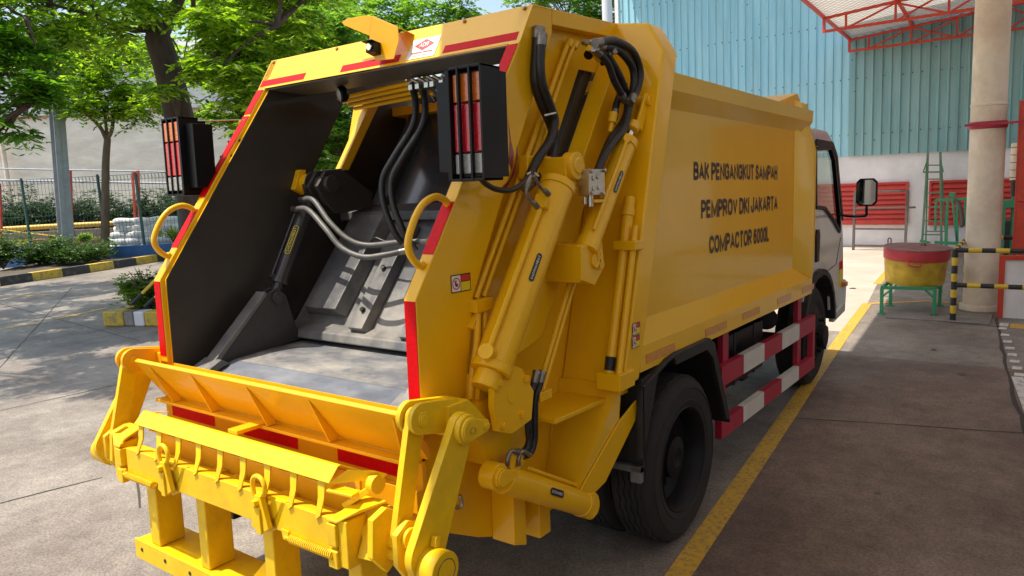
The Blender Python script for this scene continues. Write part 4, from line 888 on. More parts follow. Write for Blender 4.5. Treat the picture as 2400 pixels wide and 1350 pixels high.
M['joint'] = mat('joint_dirt', (.055, .045, .038), .9)
def S(mb, name, mt, **k): o = mb.build(name, M[mt] if isinstance(mt, str) else mt, None, **k); o['kind'] = 'structure'; return o
mb = MB(); mb.poly([(-400, -300, 0), (300, -300, 0), (300, 500, 0), (-400, 500, 0)]); S(mb, 'ground', 'ground')
M['pale'] = mat('pale_ground', (.42, .35, .29), .7, col2=(.52, .45, .38), scale=1.3, bump=.2, bscale=90, detail=9)
mb = MB(); mb.poly([(-9, 6.6, .0015), (.72, 6.6, .0015), (.60, 8.35, .0015), (.42, 10, .0015), (.10, 15, .0015), (-9, 15, .0015)]); S(mb, 'pale_ground', 'pale')  # paler ground tone ahead of the truck, left of the yellow line
M['slab'] = ground_mat((.150, .104, .083), (.27, .198, .16), 'shade_tint_ground')  # ground tone with the canopy shade painted in
mb = MB(); mb.poly([(1.25, -7, .002), (1.17, 1.2, .002), (1.02, 3.0, .002), (.88, 4.63, .002), (.80, 5.6, .002), (9, 5.9, .002), (9, -7, .002)]); S(mb, 'shade_tint_ground', 'slab')  # canopy shade painted into the ground as a darker, browner tone
def strip(mb, pts, w, z, jit=0):
    P = [Vector((p[0], p[1], 0)) for p in pts]; Q = []
    for a, b in zip(P, P[1:]):
        n_ = max(1, int((b-a).length/.25)) if jit else 1
        for k in range(n_): Q.append(a.lerp(b, k/n_))
    Q.append(P[-1]); L_, R_ = [], []
    for i, p in enumerate(Q):
        d = (Q[min(i+1, len(Q)-1)]-Q[max(i-1, 0)]).normalized(); nn = Vector((-d.y, d.x, 0)); j = random.uniform(-jit, jit); ww = w/2*(1+random.uniform(-.4, .4) if jit else 1)
        L_.append(mb.V(p+nn*(ww+j)+Vector((0, 0, z)))); R_.append(mb.V(p+nn*(-ww+j)+Vector((0, 0, z))))
    for i in range(len(Q)-1): mb._f([R_[i], R_[i+1], L_[i+1], L_[i]])
G = lambda x, y: W(x, y, Z=0)
mb = MB()
strip(mb, [(1.28, -2.0), (1.17, 1.2), (1.02, 3.0), (.88, 4.63), (.74, 6.4), (.60, 8.35)], .11, .004)
strip(mb, [(.60, 8.35), (1.2, 8.75), (2.6, 8.75)], .07, .004); strip(mb, [(.42, 10.0), (.30, 12.0), (.16, 14.9)], .11, .004)
S(mb, 'yellow_line', 'line_y')
mb = MB()
for (xa, ya), (xb, yb) in (((-60, 700), (130, 690)), ((130, 748), (250, 722)), ((0, 772), (90, 758))):
    a, b = G(xa, ya), G(xb, yb); strip(mb, [a, b], .09, .004)
S(mb, 'yellow_line_yard', 'line_y')
mb = MB(); strip(mb, [(.95, 3.58), (2.36, 3.96)], .016, .003, .008); a = G(2335, 745); strip(mb, [(a.x, a.y), (2.12, 6.4), (2.30, 4.6), (2.50, 3.0), (2.7, 0)], .028, .003, .012)
strip(mb, [(1.05, 7.55), (2.05, 7.42)], .02, .003, .008)
for p, q in (((0, 712), (330, 800)), ((-100, 985), (420, 870)), ((300, 1000), (330, 1190)), ((-40, 1190), (240, 1120))): strip(mb, [G(*p), G(*q)], .012, .003, .008)
strip(mb, [(-14, 5.2), (-2.5, -1.0)], .012, .003, .008)
S(mb, 'concrete_joint', 'joint')
mb = MB()
dd = [(2350+ i*5.6, 770+i*15.5) for i in range(8)]
for x, y in dd:
    c = G(x, y); mb.box((c.x-.035, c.y-.055, .003), (c.x+.035, c.y+.045, .0045))
strip(mb, [G(2384, 884), G(2425, 990), G(2500, 1200)], .08, .004); a = G(2346, 766); mb.box((a.x-.02, a.y+.02, .003), (a.x+.06, a.y+.20, .0045))
S(mb, 'white_line', 'line_w')
mb = MB(); a = G(2358, 768); mb.box((a.x+.03, a.y-.03, .003), (a.x+.8, a.y+.22, .0048)); S(mb, 'yellow_hatch', 'line_y')
M['stain'] = mat('oil_stain', (.05, .04, .034), .4, var=.3, scale=20)
def blotch(cx, cy, r, n_=22):
    m_ = MB(); P = []
    for k in range(n_):
        t = 2*math.pi*k/n_; q = r*(.6+.5*random.random()); P.append((cx+math.cos(t)*q, cy+math.sin(t)*q*1.3, .0038))
    m_.poly(P); S(m_, 'oil_stain', 'stain')
for cx, cy, r in ((1.9, 5.3, .035), (1.62, 4.25, .02), (2.02, 4.5, .018), (1.75, 2.55, .02), (1.45, 3.1, .012), (1.98, 3.25, .014), (2.2, 2.9, .012), (1.6, 6.1, .03), (-5.6, -.4, .05), (-4.1, .1, .03), (.2, 9.5, .05)): blotch(cx, cy, r)
# drain strip beside the column and raised concrete pad
mb = MB(); mb.box((.95, 7.5, .0), (1.95, 8.05, .012)); S(mb, 'concrete_patch', mat('patch_concrete', (.20, .18, .16), .8, var=.2, scale=8, bump=.3), bevel=.004)

# ---------------- warehouse wall ahead
M['dsteel0'] = mat('rusty_screw', (.10, .06, .04), .7)
M['clad'] = mat('blue_cladding', (.30, .60, .70), .5, col2=(.40, .68, .76), scale=1.2, dust=(.12, .2, .22), dustamt=.3, stretch=(6, 6, .5))
def clad_spots(m):                           # small dark screw holes and dents
    n = m.node_tree.nodes; l = m.node_tree.links; b = n['Principled BSDF']; v = n.new('ShaderNodeTexVoronoi'); v.inputs['Scale'].default_value = 3.2; v.inputs['Randomness'].default_value = 1
    tc = n.new('ShaderNodeTexCoord'); l.new(tc.outputs['Object'], v.inputs['Vector']); r = n.new('ShaderNodeValToRGB'); r.color_ramp.elements[0].position = .045; r.color_ramp.elements[1].position = .06
    r.color_ramp.elements[0].color = (.25, .25, .25, 1); r.color_ramp.elements[1].color = (1, 1, 1, 1); l.new(v.outputs['Distance'], r.inputs[0])
    x = n.new('ShaderNodeMixRGB'); x.blend_type = 'MULTIPLY'; x.inputs[0].default_value = .9; src = b.inputs['Base Color'].links[0].from_socket; l.new(src, x.inputs[1]); l.new(r.outputs[0], x.inputs[2]); l.new(x.outputs[0], b.inputs['Base Color'])
clad_spots(M['clad'])
M['plaster'] = mat('white_plaster', (.80, .79, .80), .85, var=.08, scale=1.5, dust=(.32, .30, .28), dustamt=.3, bump=.15)
wh = empty('warehouse', (2, 15, 0), 'pale blue ribbed metal warehouse wall on a white plastered base behind the cab', 'building')
mb = MB(); x = -6.28; v0 = []; y = 15.0
while x < 12:
    for dx, dy in ((0, 0), (.085, 0), (.10, -.032), (.125, -.032), (.14, 0)): v0.append((x+dx, y+dy))
    x += .165
lo = [mb.V((a, b-.0, 1.87)) for a, b in v0]; hi = [mb.V((a, b, 7.6)) for a, b in v0]
for i in range(len(v0)-1): mb._f([lo[i], lo[i+1], hi[i+1], hi[i]])
rel(mb.build('cladding', M['clad'], ang=10), wh)
M['clad2'] = mat('grey_blue_cladding', (.20, .40, .42), .5, col2=(.28, .47, .48), scale=1.2, dust=(.10, .16, .17), dustamt=.35, stretch=(6, 6, .5)); clad_spots(M['clad2'])
mb = MB(); x = -1.05; v0 = []
while x < 12:
    for dx, dy in ((0, 0), (.075, 0), (.09, -.038), (.12, -.038), (.135, 0)): v0.append((x+dx, 14.958+dy))
    x += .165
lo = [mb.V((a, b, 1.865)) for a, b in v0]; hi = [mb.V((a, b, 7.6)) for a, b in v0]
for i in range(len(v0)-1): mb._f([lo[i], lo[i+1], hi[i+1], hi[i]])
rel(mb.build('cladding_sheets', M['clad2'], ang=10), wh)
mb = MB()
for z in (2.3, 3.4, 4.5, 5.6):
    for k in range(75):
        xx = -6.28+.1125+.165*k; yy = 14.966 if xx < -1.05 else 14.918
        if random.random() < .85: mb.cyl((xx, yy, z+random.uniform(-.02, .02)), (xx, yy-.008, z), .012, seg=6)
rel(mb.build('screws', M['dsteel0']), wh)
mb = MB(); mb.box((-6.25, 15.02, 0), (12, 15.3, 1.885)); rel(mb.build('base_wall', M['plaster'], bevel=.01), wh)
mb = MB(); mb.box((-6.33, 14.95, 0), (-6.24, 15.3, 7.7)); mb.box((-6.3, 15.32, 1.8), (12, 22, 1.9)); rel(mb.build('corner_trim', M['plaster']), wh)
mb = MB(); mb.prism([(-6.6, 12.6, 7.75), (-6.6, 12.6, 7.82), (-6.6, 25, 8.6), (-6.6, 25, 8.5)], (19, 0, 0)); rel(mb.build('roof', M['clad']), wh)  # deep unseen eave added to keep direct sun off the wall
mb = MB(); mb.box((-6.27, 15.31, 0), (-6.25, 25, 7.6)); rel(mb.build('end_wall', M['clad']), wh)
# louvre panels on the base wall
M['louv'] = mat('louvre_red', (.55, .045, .03), .5, var=.12, scale=5)
def louvre(x0, x1, z0, z1, label):
    r = empty('louvre_panel', ((x0+x1)/2, 15, z0), label, 'louvre panel', 'red louvre panels on the white base wall')
    m_ = MB(); t = .045
    for b in (((x0, 14.955, z0), (x0+t, 15.015, z1)), ((x1-t, 14.955, z0), (x1, 15.015, z1)), ((x0+t, 14.955, z1-t), (x1-t, 15.015, z1)), ((x0+t, 14.955, z0), (x1-t, 15.015, z0+t))): m_.box(*b)
    rel(m_.build('frame', M['louv'], bevel=.003), r)
    n_ = 8
    for k in range(n_):
        z = z0+t+(z1-z0-2*t)*(k+.5)/n_; m_ = MB(); h = (z1-z0)/n_*.5
        m_.prism([(x0+t, 14.955, z-h), (x0+t, 14.96, z-h-.006), (x0+t, 15.012, z+h*.9), (x0+t, 15.007, z+h)], (x1-x0-2*t, 0, 0)); rel(m_.build('slat', M['louv']), r)
louvre(-1.75, .075, .455, 1.31, 'red metal louvre panel left of the stepladder, behind the dark steel rack')
louvre(.44, 1.30, .44, 1.31, 'red metal louvre panel behind the green stepladder, left of the column')
louvre(1.36, 2.6, .44, 1.31, 'red metal louvre panel right of the round column, mostly hidden')
# yellow line paint at wall foot handled above
# ---------------- canopy
CE = lambda y: -.29-.051*y                   # left edge of the canopy in plan
M['steel_r'] = mat('truss_red', (.55, .05, .022), .5, var=.15, scale=6)
def roofm():
    m = mat('canopy_sheet', (.78, .76, .72), .7, var=.06, scale=2); n = m.node_tree.nodes; l = m.node_tree.links; b = n['Principled BSDF']
    tc = n.new('ShaderNodeTexCoord'); mx = None
    for rot in (.8, -.8):
        mp = n.new('ShaderNodeMapping'); mp.inputs['Rotation'].default_value = (0, 0, rot); l.new(tc.outputs['Object'], mp.inputs[0]); w = n.new('ShaderNodeTexWave'); w.inputs['Scale'].default_value = 3.0; l.new(mp.outputs[0], w.inputs[0])
        r = n.new('ShaderNodeValToRGB'); r.color_ramp.elements[0].position = .08; r.color_ramp.elements[1].position = .28; r.color_ramp.elements[0].color = (.55, .52, .50, 1); r.color_ramp.elements[1].color = (1, 1, 1, 1); l.new(w.outputs[0], r.inputs[0])
        x = n.new('ShaderNodeMixRGB'); x.blend_type = 'MULTIPLY'; x.inputs[0].default_value = 1
        l.new(mx or b.inputs['Base Color'].links[0].from_socket, x.inputs[1]); l.new(r.outputs[0], x.inputs[2]); mx = x.outputs[0]
    l.new(mx, b.inputs['Base Color'])
    tr = n.new('ShaderNodeBsdfTranslucent'); l.new(mx, tr.inputs[0]); ms = n.new('ShaderNodeMixShader'); ms.inputs[0].default_value = .28
    o = n['Material Output']; l.new(b.outputs[0], ms.inputs[1]); l.new(tr.outputs[0], ms.inputs[2]); l.new(ms.outputs[0], o.inputs[0]); return m
cn_ = empty('canopy', (5, 5, 0), 'high canopy with red steel trusses and pale roof sheeting on the right', 'canopy')
zr = lambda x, y: 4.22+(x-CE(y))*.080+(12.2-y)*.02
y0_, y1_ = -9.0, 14.92
mb = MB(); xs = 12.5
for ya, yb, xe_ in ((y0_, 6.5, xs), (6.5, y1_, 4.6)): mb.poly([(CE(ya)-.05, ya, zr(CE(ya), ya)+.05), (xe_, ya, zr(xe_, ya)+.05), (xe_, yb, zr(xe_, yb)+.05), (CE(yb)-.05, yb, zr(CE(yb), yb)+.05)])  # far part ends short, out of view, to let skylight in from the right
rel(mb.build('roof_sheet', roofm()), cn_)
for yt in (-6.0, -1.5, 3.2, 7.8, 12.2, 14.75):
    mb = MB(); x0 = CE(yt)+.03; zt0 = zr(x0, yt); bz = zt0-.235
    top = lambda x: zr(x, yt)-.02; xe = 7.0
    mb.bar((x0, yt, top(x0)), (xe, yt, top(xe)), .05, .045); mb.bar((x0, yt, bz), (xe, yt, bz+.02), .05, .045); mb.bar((x0, yt, bz-.02), (x0, yt, top(x0)), .045, .045, up=(0, 1, 0))
    x = x0; k = 0
    while x < xe-.9:
        xn = x+(.35 if k == 0 else .75); mb.bar((xn, yt, bz), (xn, yt, top(xn)), .035, .035, up=(0, 1, 0))
        if k % 2 == 0: mb.bar((x+(.0 if k else .35), yt, bz), (xn if k else x+.35, yt, top(xn)-.02), .03, .03, up=(0, 1, 0)) if k else None
        if k: (mb.bar((x, yt, bz), (xn, yt, top(xn)-.02), .03, .03, up=(0, 1, 0)) if k % 2 else mb.bar((x, yt, top(x)-.02), (xn, yt, bz), .03, .03, up=(0, 1, 0)))
        x = xn; k += 1
    rel(mb.build('truss', M['steel_r'], bevel=.004), cn_)
for xo in (.03, 1.15, 2.3, 3.5, 4.7):
    mb = MB(); mb.bar((CE(y0_)+xo, y0_, zr(CE(y0_)+xo, y0_)-.0), (CE(y1_)+xo, y1_, zr(CE(y1_)+xo, y1_)-.0), .05, .05); rel(mb.build('purlin', M['steel_r'], bevel=.004), cn_)
# ---------------- round column
M['cream'] = mat('column_cream', (.80, .70, .54), .75, var=.12, scale=2, dust=(.45, .24, .15), dustamt=.6, bump=.1)
col = empty('column', (1.79, 8.40, 0), 'thick round cream-painted column with dirty marks and a red clamp, right of the truck', 'column')
mb = MB(); c = Vector((1.80, 8.42, 0)); mb.lathe([(.19, .03), (.178, .10), (.175, 2.32), (.182, 2.325), (.182, 2.345), (.175, 2.35), (.172, 5.2)], c, (0, 0, 1), 48); rel(mb.build('shaft', M['cream']), col)
mb = MB(); mb.lathe([(.215, 0), (.215, .05), (.20, .07), (.19, .07)], c, (0, 0, 1), 40); rel(mb.build('base_ring', M['cream']), col)
mb = MB(); mb.box((c.x-.21, c.y-.195, 2.105), (c.x+.9, c.y-.18, 2.13)); mb.lathe([(.182, 2.07), (.19, 2.08), (.19, 2.14), (.182, 2.15)], c, (0, 0, 1), 32); rel(mb.build('clamp', M['guard_r']), col)
# ---------------- drum on green stand
M['green'] = mat('stand_green', (.03, .26, .12), .5, var=.15, scale=8)
M['drum_y'] = mat('drum_yellow', (.66, .44, .03), .5, var=.1, scale=4, dust=(.12, .06, .03), dustamt=.7); M['drum_r'] = mat('drum_red', (.42, .03, .04), .5, var=.15, scale=6)
dr = empty('drum', (1.10, 8.05, .34), 'short wide drum painted red over yellow with a flat lid, on a green stand', 'drum')
c = Vector((1.13, 8.12, 0)); tl = Vector((.05, -.03, 1))
mb = MB(); mb.lathe([(.001, .335), (.30, .335), (.312, .36), (.335, .62)], c, tl, 48); rel(mb.build('drum_body', M['drum_y']), dr)
mb = MB(); mb.lathe([(.336, .62), (.345, .625), (.350, .74), (.345, .75)], c, tl, 48); mb.tube([W(2128, 614, Y=7.75), W(2130, 622, Y=7.72), W(2155, 626, Y=7.74), W(2158, 618, Y=7.76)], .010, 8, 3); rel(mb.build('drum_collar', M['drum_r']), dr)
mb = MB(); mb.lathe([(.352, .748), (.352, .758), (.2, .77), (.001, .775)], c, tl, 48); mb.cyl(c+Vector((.1, 0, .765)), c+Vector((.1, 0, .80)), .03); mb.tube([c+Vector((-.28, .05, .76)), c+Vector((-.28, .05, .84)), c+Vector((-.25, .05, .84)), c+Vector((-.25, .05, .76))], .008, 6, 3); rel(mb.build('lid', mat('lid_dull_red', (.22, .10, .09), .6, var=.3, scale=8)), dr)
st = empty('drum_stand', (1.12, 8.1, 0), 'low green four-legged steel stand carrying the red and yellow drum', 'stand')
L4 = [(.87, 7.72), (1.40, 7.80), (.87, 8.30), (1.38, 8.48)]
for (x, y) in L4:
    mb = MB(); mb.bar((x, y, 0), (x, y, .31), .035, .035, up=(0, 1, 0)); mb.box((x-.04, y-.03, 0), (x+.04, y+.03, .012)); rel(mb.build('leg', M['green'], bevel=.003), st)
mb = MB()
for a, b in ((0, 1), (1, 3), (3, 2), (2, 0)): mb.bar((*L4[a], .315), (*L4[b], .315), .03, .035)
for (x, y), (dx, dy) in zip(L4, ((.1, 0), (-.1, 0), (.1, 0), (-.1, 0))): mb.bar((x, y, .20), (x+dx, y, .30), .02, .03, up=(0, 1, 0))
rel(mb.build('stand_frame', M['green'], bevel=.003), st)
# ---------------- black and yellow barrier
M['bar_k'] = mat('barrier_black', (.02, .02, .02), .5); M['bar_y'] = mat('barrier_yellow', (.66, .45, .03), .5, var=.1)
ba = empty('barrier_rail', (1.62, 7.6, 0), 'black and yellow striped pipe barrier in front of the round column', 'barrier')
def striped(name, p0, p1, r, n_, root, start=0):
    m_ = MB(); p0, p1 = Vector(p0), Vector(p1)
    for k in range(n_): m_.m = (k+start) % 2; m_.cyl(p0.lerp(p1, k/n_), p0.lerp(p1, (k+1)/n_), r, seg=14, cap=(k in (0, n_-1)))
    o = m_.build(name, [M['bar_k'], M['bar_y']]); rel(o, root); return o
b0, b1 = Vector((1.605, 7.58, 0)), Vector((1.60, 9.0, 0)); HB = .79
striped('post', b0, b0+Vector((0, 0, HB)), .030, 9, ba); striped('post', b1, b1+Vector((0, 0, HB)), .030, 9, ba, 1)
for z in (HB-.01, .40):
    striped('rail', b0+Vector((0, 0, z)), b0+Vector((1.6, .02, z)), .026, 13, ba); striped('rail', b1+Vector((0, 0, z)), b1+Vector((1.6, 0, z)), .026, 13, ba, 1)
striped('rail', b0+Vector((0, 0, HB-.01)), b1+Vector((0, 0, HB-.01)), .026, 9, ba, 1)
mb = MB(); mb.lathe([(.06, 0), (.06, .01), (.03, .012)], b0, (0, 0, 1), 16); rel(mb.build('foot', M['bar_k']), ba)
# ---------------- low white panel with red frame, red cabinet (right edge)
lw = empty('framed_panel', (2.3, 7.9, 0), 'low white panel with red steel frame at the right edge behind the barrier', 'panel')
a = W(2343, 597, Y=7.95); mb = MB(); mb.box((1.99, 7.93, 0), (2.045, 7.99, .64)); mb.box((1.99, 7.93, .64), (3.8, 7.99, .69)); rel(mb.build('frame', M['steel_r'], bevel=.003), lw)
mb = MB(); mb.box((2.045, 7.95, 0.0), (3.8, 7.97, .64)); rel(mb.build('panel', M['plaster']), lw)
rc = empty('red_cabinet', (2.5, 8.8, .7), 'tall plain red cabinet at the right edge of the view', 'cabinet')
a = W(2366, 600, Y=8.4); mb = MB(); mb.box((2.085, 8.35, .655), (3.4, 9.0, 2.35)); rel(mb.build('body', M['steel_r'], bevel=.006), rc)
mb = MB(); mb.box((2.11, 8.335, 1.25), (3.4, 8.349, 2.3)); mb.box((2.11, 8.335, .68), (3.4, 8.349, 1.23)); rel(mb.build('door', M['steel_r'], bevel=.003), rc)
mb = MB(); mb.box((2.12, 8.4, 0), (3.4, 8.95, .654)); rel(mb.build('plinth', M['plaster']), rc)
cyl_ = empty('pipe_stack', (1.98, 11, 0), 'cream and dark vertical ribbed pipe standing behind the round column', 'pipe')
c = W(2378, 470, Y=10.5); c.z = 0
mb = MB(); mb.lathe([(.07, 1.42), (.07, 1.9), (.06, 1.91)], c, (0, 0, 1), 20); rel(mb.build('upper_tube', M['cream']), cyl_)
mb = MB(); mb.lathe([(.05, 1.2), (.055, 1.42)], c, (0, 0, 1), 20); rel(mb.build('lower_tube', M['frame']), cyl_)
for z in (1.45, 1.55, 1.65, 1.75, 1.85): mb = MB(); mb.lathe([(.0705, z), (.075, z+.004), (.0705, z+.008)], c, (0, 0, 1), 20); rel(mb.build('band', M['frame']), cyl_)
mb = MB(); mb.cyl(c, c+Vector((0, 0, 1.2)), .035); mb.box((c.x-.16, c.y-.1, 1.05), (c.x+.3, c.y+.1, 1.15)); mb.box((c.x-.16, c.y-.1, .4), (c.x-.1, c.y+.1, 1.05)); rel(mb.build('green_support', M['green']), cyl_)
# ---------------- stepladder
M['lad'] = mat('ladder_green', (.06, .20, .10), .5, var=.2, scale=9, dust=(.3, .25, .18), dustamt=.5)
ld = empty('stepladder', (.45, 14.4, 0), 'tall green metal stepladder standing against the red louvres', 'ladder')
yL = 14.2
bl, br_, tl_, tr_ = W(2160, 580, Y=yL), W(2207, 584, Y=yL), W(2175, 356, Y=yL+.25), W(2204, 356, Y=yL+.25); bl.z = br_.z = 0
mb = MB(); mb.bar(bl, tl_, .035, .05, up=(0, 1, 0)); mb.bar(br_, tr_, .035, .05, up=(0, 1, 0)); rel(mb.build('stile', M['lad'], bevel=.003), ld)
for k in range(7):
    t = (k+.25)/7.2; mb = MB(); mb.bar(bl.lerp(tl_, t), br_.lerp(tr_, t), .05, .022); rel(mb.build('rung', M['lad'], bevel=.002), ld)
mb = MB(); dn = Vector((0, .55, 0)); mb.bar(bl+dn, tl_+Vector((0, .03, 0)), .025, .03, up=(0, 1, 0)); mb.bar(br_+dn+Vector((.02, 0, 0)), tr_+Vector((0, .03, 0)), .025, .03, up=(0, 1, 0)); mb.bar(bl+dn+Vector((0, -.1, .35)), br_+dn+Vector((0, -.1, .35)), .02, .02); rel(mb.build('back_leg', M['lad']), ld)
mb = MB(); q = bl.lerp(tl_, .80); r_ = br_.lerp(tr_, .80); mb.bar(q+Vector((-.05, -.05, 0)), r_+Vector((.05, -.05, 0)), .03, .03); mb.bar(q+Vector((-.05, -.05, 0)), tl_.lerp(q, .4)+Vector((0, -.02, 0)), .02, .02, up=(0, 1, 0)); mb.bar(r_+Vector((.05, -.05, 0)), tr_.lerp(r_, .4)+Vector((0, -.02, 0)), .02, .02, up=(0, 1, 0)); rel(mb.build('top_brace', M['lad']), ld)
# ---------------- dark rack frame
M['dsteel'] = mat('dark_steel', (.10, .085, .075), .55, var=.2, scale=7)
rk = empty('steel_rack', (-.5, 14.5, 0), 'open dark steel rack frame standing in front of the left louvre panel', 'rack')
yR = 14.3; P_ = lambda x, y: W(x, y, Y=yR)
for a, b in (((2004, 448), (2000, 576)), ((2128, 448), (2121, 577))): p, q = P_(*a), P_(*b); q.z = 0; mb = MB(); mb.bar(q, p, .045, .045, up=(0, 1, 0)); rel(mb.build('upright', M['dsteel'], bevel=.003), rk)
mb = MB()
for a, b in (((2004, 450), (2130, 447)), ((2002, 489), (2146, 486)), ((2003, 536), (2121, 537)), ((2003, 575), (2121, 576))): mb.bar(P_(*a), P_(*b), .04, .035)
rel(mb.build('cross_bar', M['dsteel'], bevel=.003), rk)
# ---------------- green machine frame
gm = empty('green_frame', (1.0, 13.8, 0), 'dark green steel frame with a hanging brown hose between ladder and column', 'frame')
yG = 13.4; P_ = lambda x, y: W(x, y, Y=yG)
mb = MB()
for a, b in (((2222, 462), (2218, 578)), ((2232, 462), (2243, 570)), ((2262, 466), (2266, 560)), ((2194, 468), (2192, 540)), ((2243, 466), (2244, 565))): mb.bar(P_(*a), P_(*b), .035, .035, up=(0, 1, 0))
mb.bar(P_(2194, 468), P_(2275, 466), .04, .04); mb.bar(P_(2225, 455), P_(2240, 457), .06, .07); mb.bar(P_(2190, 568), P_(2270, 572), .04, .05); mb.bar(P_(2156, 564), P_(2180, 570), .04, .05)
rel(mb.build('frame', M['green'], bevel=.003), gm)
mb = MB(); mb.tube([P_(2236, 468), P_(2246, 475), P_(2253, 500), P_(2256, 525), P_(2250, 530)], .035, 10, 5); rel(mb.build('hanging_hose', M['dsteel']), gm)
mb = MB(); a = W(2219, 462, Y=13.0); a2 = W(2208, 684, Y=9.0); mb.cyl(a, a2, .006, seg=6); rel(mb.build('cord', M['lad']), gm)
# dark machine behind column
dk = MB(); a = W(2348, 515, Y=12.0); dk.box((a.x-.1, 11.7, 0), (a.x+.25, 12.3, a.z)); o = dk.build('tool_box', M['frame'], None, .01); tag(o, 'black square tool box standing on the floor behind the round column', 'box')

# ---------------- workshop building on the right (out of view, seen in reflections; added to cut skylight)
ws = empty('unseen_workshop', (9.7, 3, 0), 'added unseen wall with pale panes along the right side of the yard', 'building')
mb = MB(); mb.box((9.6, -12, 0), (9.8, 14.9, 1.0)); mb.box((9.6, -12, 2.6), (9.8, 14.9, 3.5))
for y in range(-12, 14, 3): mb.box((9.6, y, 1.0), (9.8, y+.8, 2.6))
rel(mb.build('wall', mat('unseen_tan_wall', (.42, .28, .16), .8)), ws)
mb = MB(); mb.box((9.65, -12, 1.0), (9.7, 14.9, 2.6)); rel(mb.build('window', mat('lit_window_stand_in', (.75, .72, .66), .4)), ws)  # pale opaque panes stand in for lit windows

# ================================================================== LEFT SIDE OF THE YARD
M['kerb_y'] = worn('kerb_yellow', (.62, .42, .04), (.2, .17, .13), .8, 9); M['kerb_k'] = worn('kerb_black', (.035, .035, .035), (.2, .18, .15), .5, 9)
kb = [G(-420, 745), G(-200, 705), G(0, 671), G(200, 641), G(380, 612), G(560, 592), G(760, 575)]
def poly_at(P, s):
    for a, b in zip(P, P[1:]):
        L_ = (b-a).length
        if s <= L_: return a.lerp(b, s/L_), (b-a).normalized()
        s -= L_
    return P[-1], (P[-1]-P[-2]).normalized()
tot = sum((b-a).length for a, b in zip(kb, kb[1:])); mb = MB(); s_ = 0; k = 0; BL = .72
while s_ < tot-BL:
    a, d = poly_at(kb, s_); b, _ = poly_at(kb, s_+BL); d = (b-a).normalized(); n_ = Vector((-d.y, d.x, 0))
    mb.m = k % 2; mb.prism([a, a+n_*.02+Vector((0, 0, .20)), a+n_*.2+Vector((0, 0, .20)), a+n_*.2], b-a); s_ += BL; k += 1
o = mb.build('kerb', [M['kerb_y'], M['kerb_k']], None, .012); o['kind'] = 'structure'
# planted strip behind the kerb
M['soil'] = mat('soil', (.10, .075, .05), .95, var=.3, scale=3, bump=.5)
mb = MB(); q = [p+Vector((-.1, .05, .12)) for p in kb]; far = [p+Vector((-9, 9, .12)) for p in kb]
for i in range(len(q)-1): mb.poly([q[i], q[i+1], far[i+1], far[i]])
S(mb, 'planting_bed', 'soil')

# leaves --------------------------------------------------------------
def leafmat(name, dark, light, back=.35):
    m = bpy.data.materials.new(name); m.use_nodes = True; n = m.node_tree.nodes; l = m.node_tree.links; b = n['Principled BSDF']
    g = n.new('ShaderNodeNewGeometry'); r = n.new('ShaderNodeValToRGB'); r.color_ramp.elements[0].color = (*dark, 1); r.color_ramp.elements[1].color = (*light, 1)
    l.new(g.outputs['Random Per Island'], r.inputs[0]); l.new(r.outputs[0], b.inputs['Base Color']); b.inputs['Roughness'].default_value = .45; b.inputs['Specular IOR Level'].default_value = .35
    t = n.new('ShaderNodeBsdfTranslucent'); x = n.new('ShaderNodeMixRGB'); x.blend_type = 'MULTIPLY'; x.inputs[0].default_value = 1; l.new(r.outputs[0], x.inputs[1]); x.inputs[2].default_value = (1.5, 1.7, .5, 1)
    l.new(x.outputs[0], t.inputs[0]); ms = n.new('ShaderNodeMixShader'); ms.inputs[0].default_value = back; l.new(b.outputs[0], ms.inputs[1]); l.new(t.outputs[0], ms.inputs[2]); l.new(ms.outputs[0], n['Material Output'].inputs[0]); return m
M['leafA'] = leafmat('leaf_bright', (.035, .10, .008), (.38, .52, .045), .6)
M['leafB'] = leafmat('leaf_dark', (.035, .11, .012), (.18, .36, .03), .5)
M['leafC'] = leafmat('leaf_far', (.08, .17, .03), (.26, .42, .07), .5)
M['shrub'] = leafmat('leaf_shrub', (.02, .06, .012), (.09, .17, .03), .3)
M['bushd'] = leafmat('leaf_bush', (.012, .035, .012), (.04, .085, .02), .25)
M['shrubl'] = leafmat('leaf_lime', (.12, .25, .02), (.30, .42, .04), .4)
M['bark'] = mat('bark', (.075, .05, .035), .9, var=.35, scale=6, bump=1.0, bscale=18, stretch=(1, 1, .3))
M['bark2'] = mat('bark_young', (.14, .10, .065), .9, var=.25, scale=6, bump=.5, bscale=18, stretch=(1, 1, .3))
def unit(a): return a/np.maximum(np.linalg.norm(a, axis=-1, keepdims=True), 1e-9)
def quads(name, V, mt):                      # V: n,4,3
    n_ = len(V); me = bpy.data.meshes.new(name); me.vertices.add(n_*4); me.vertices.foreach_set('co', V.reshape(-1).astype(np.float32))
    me.loops.add(n_*4); me.loops.foreach_set('vertex_index', np.arange(n_*4, dtype=np.int32)); me.polygons.add(n_); me.polygons.foreach_set('loop_start', np.arange(0, n_*4, 4, dtype=np.int32))
    me.update(); me.validate(); me.materials.append(mt); o = bpy.data.objects.new(name, me); COL.objects.link(o); return o
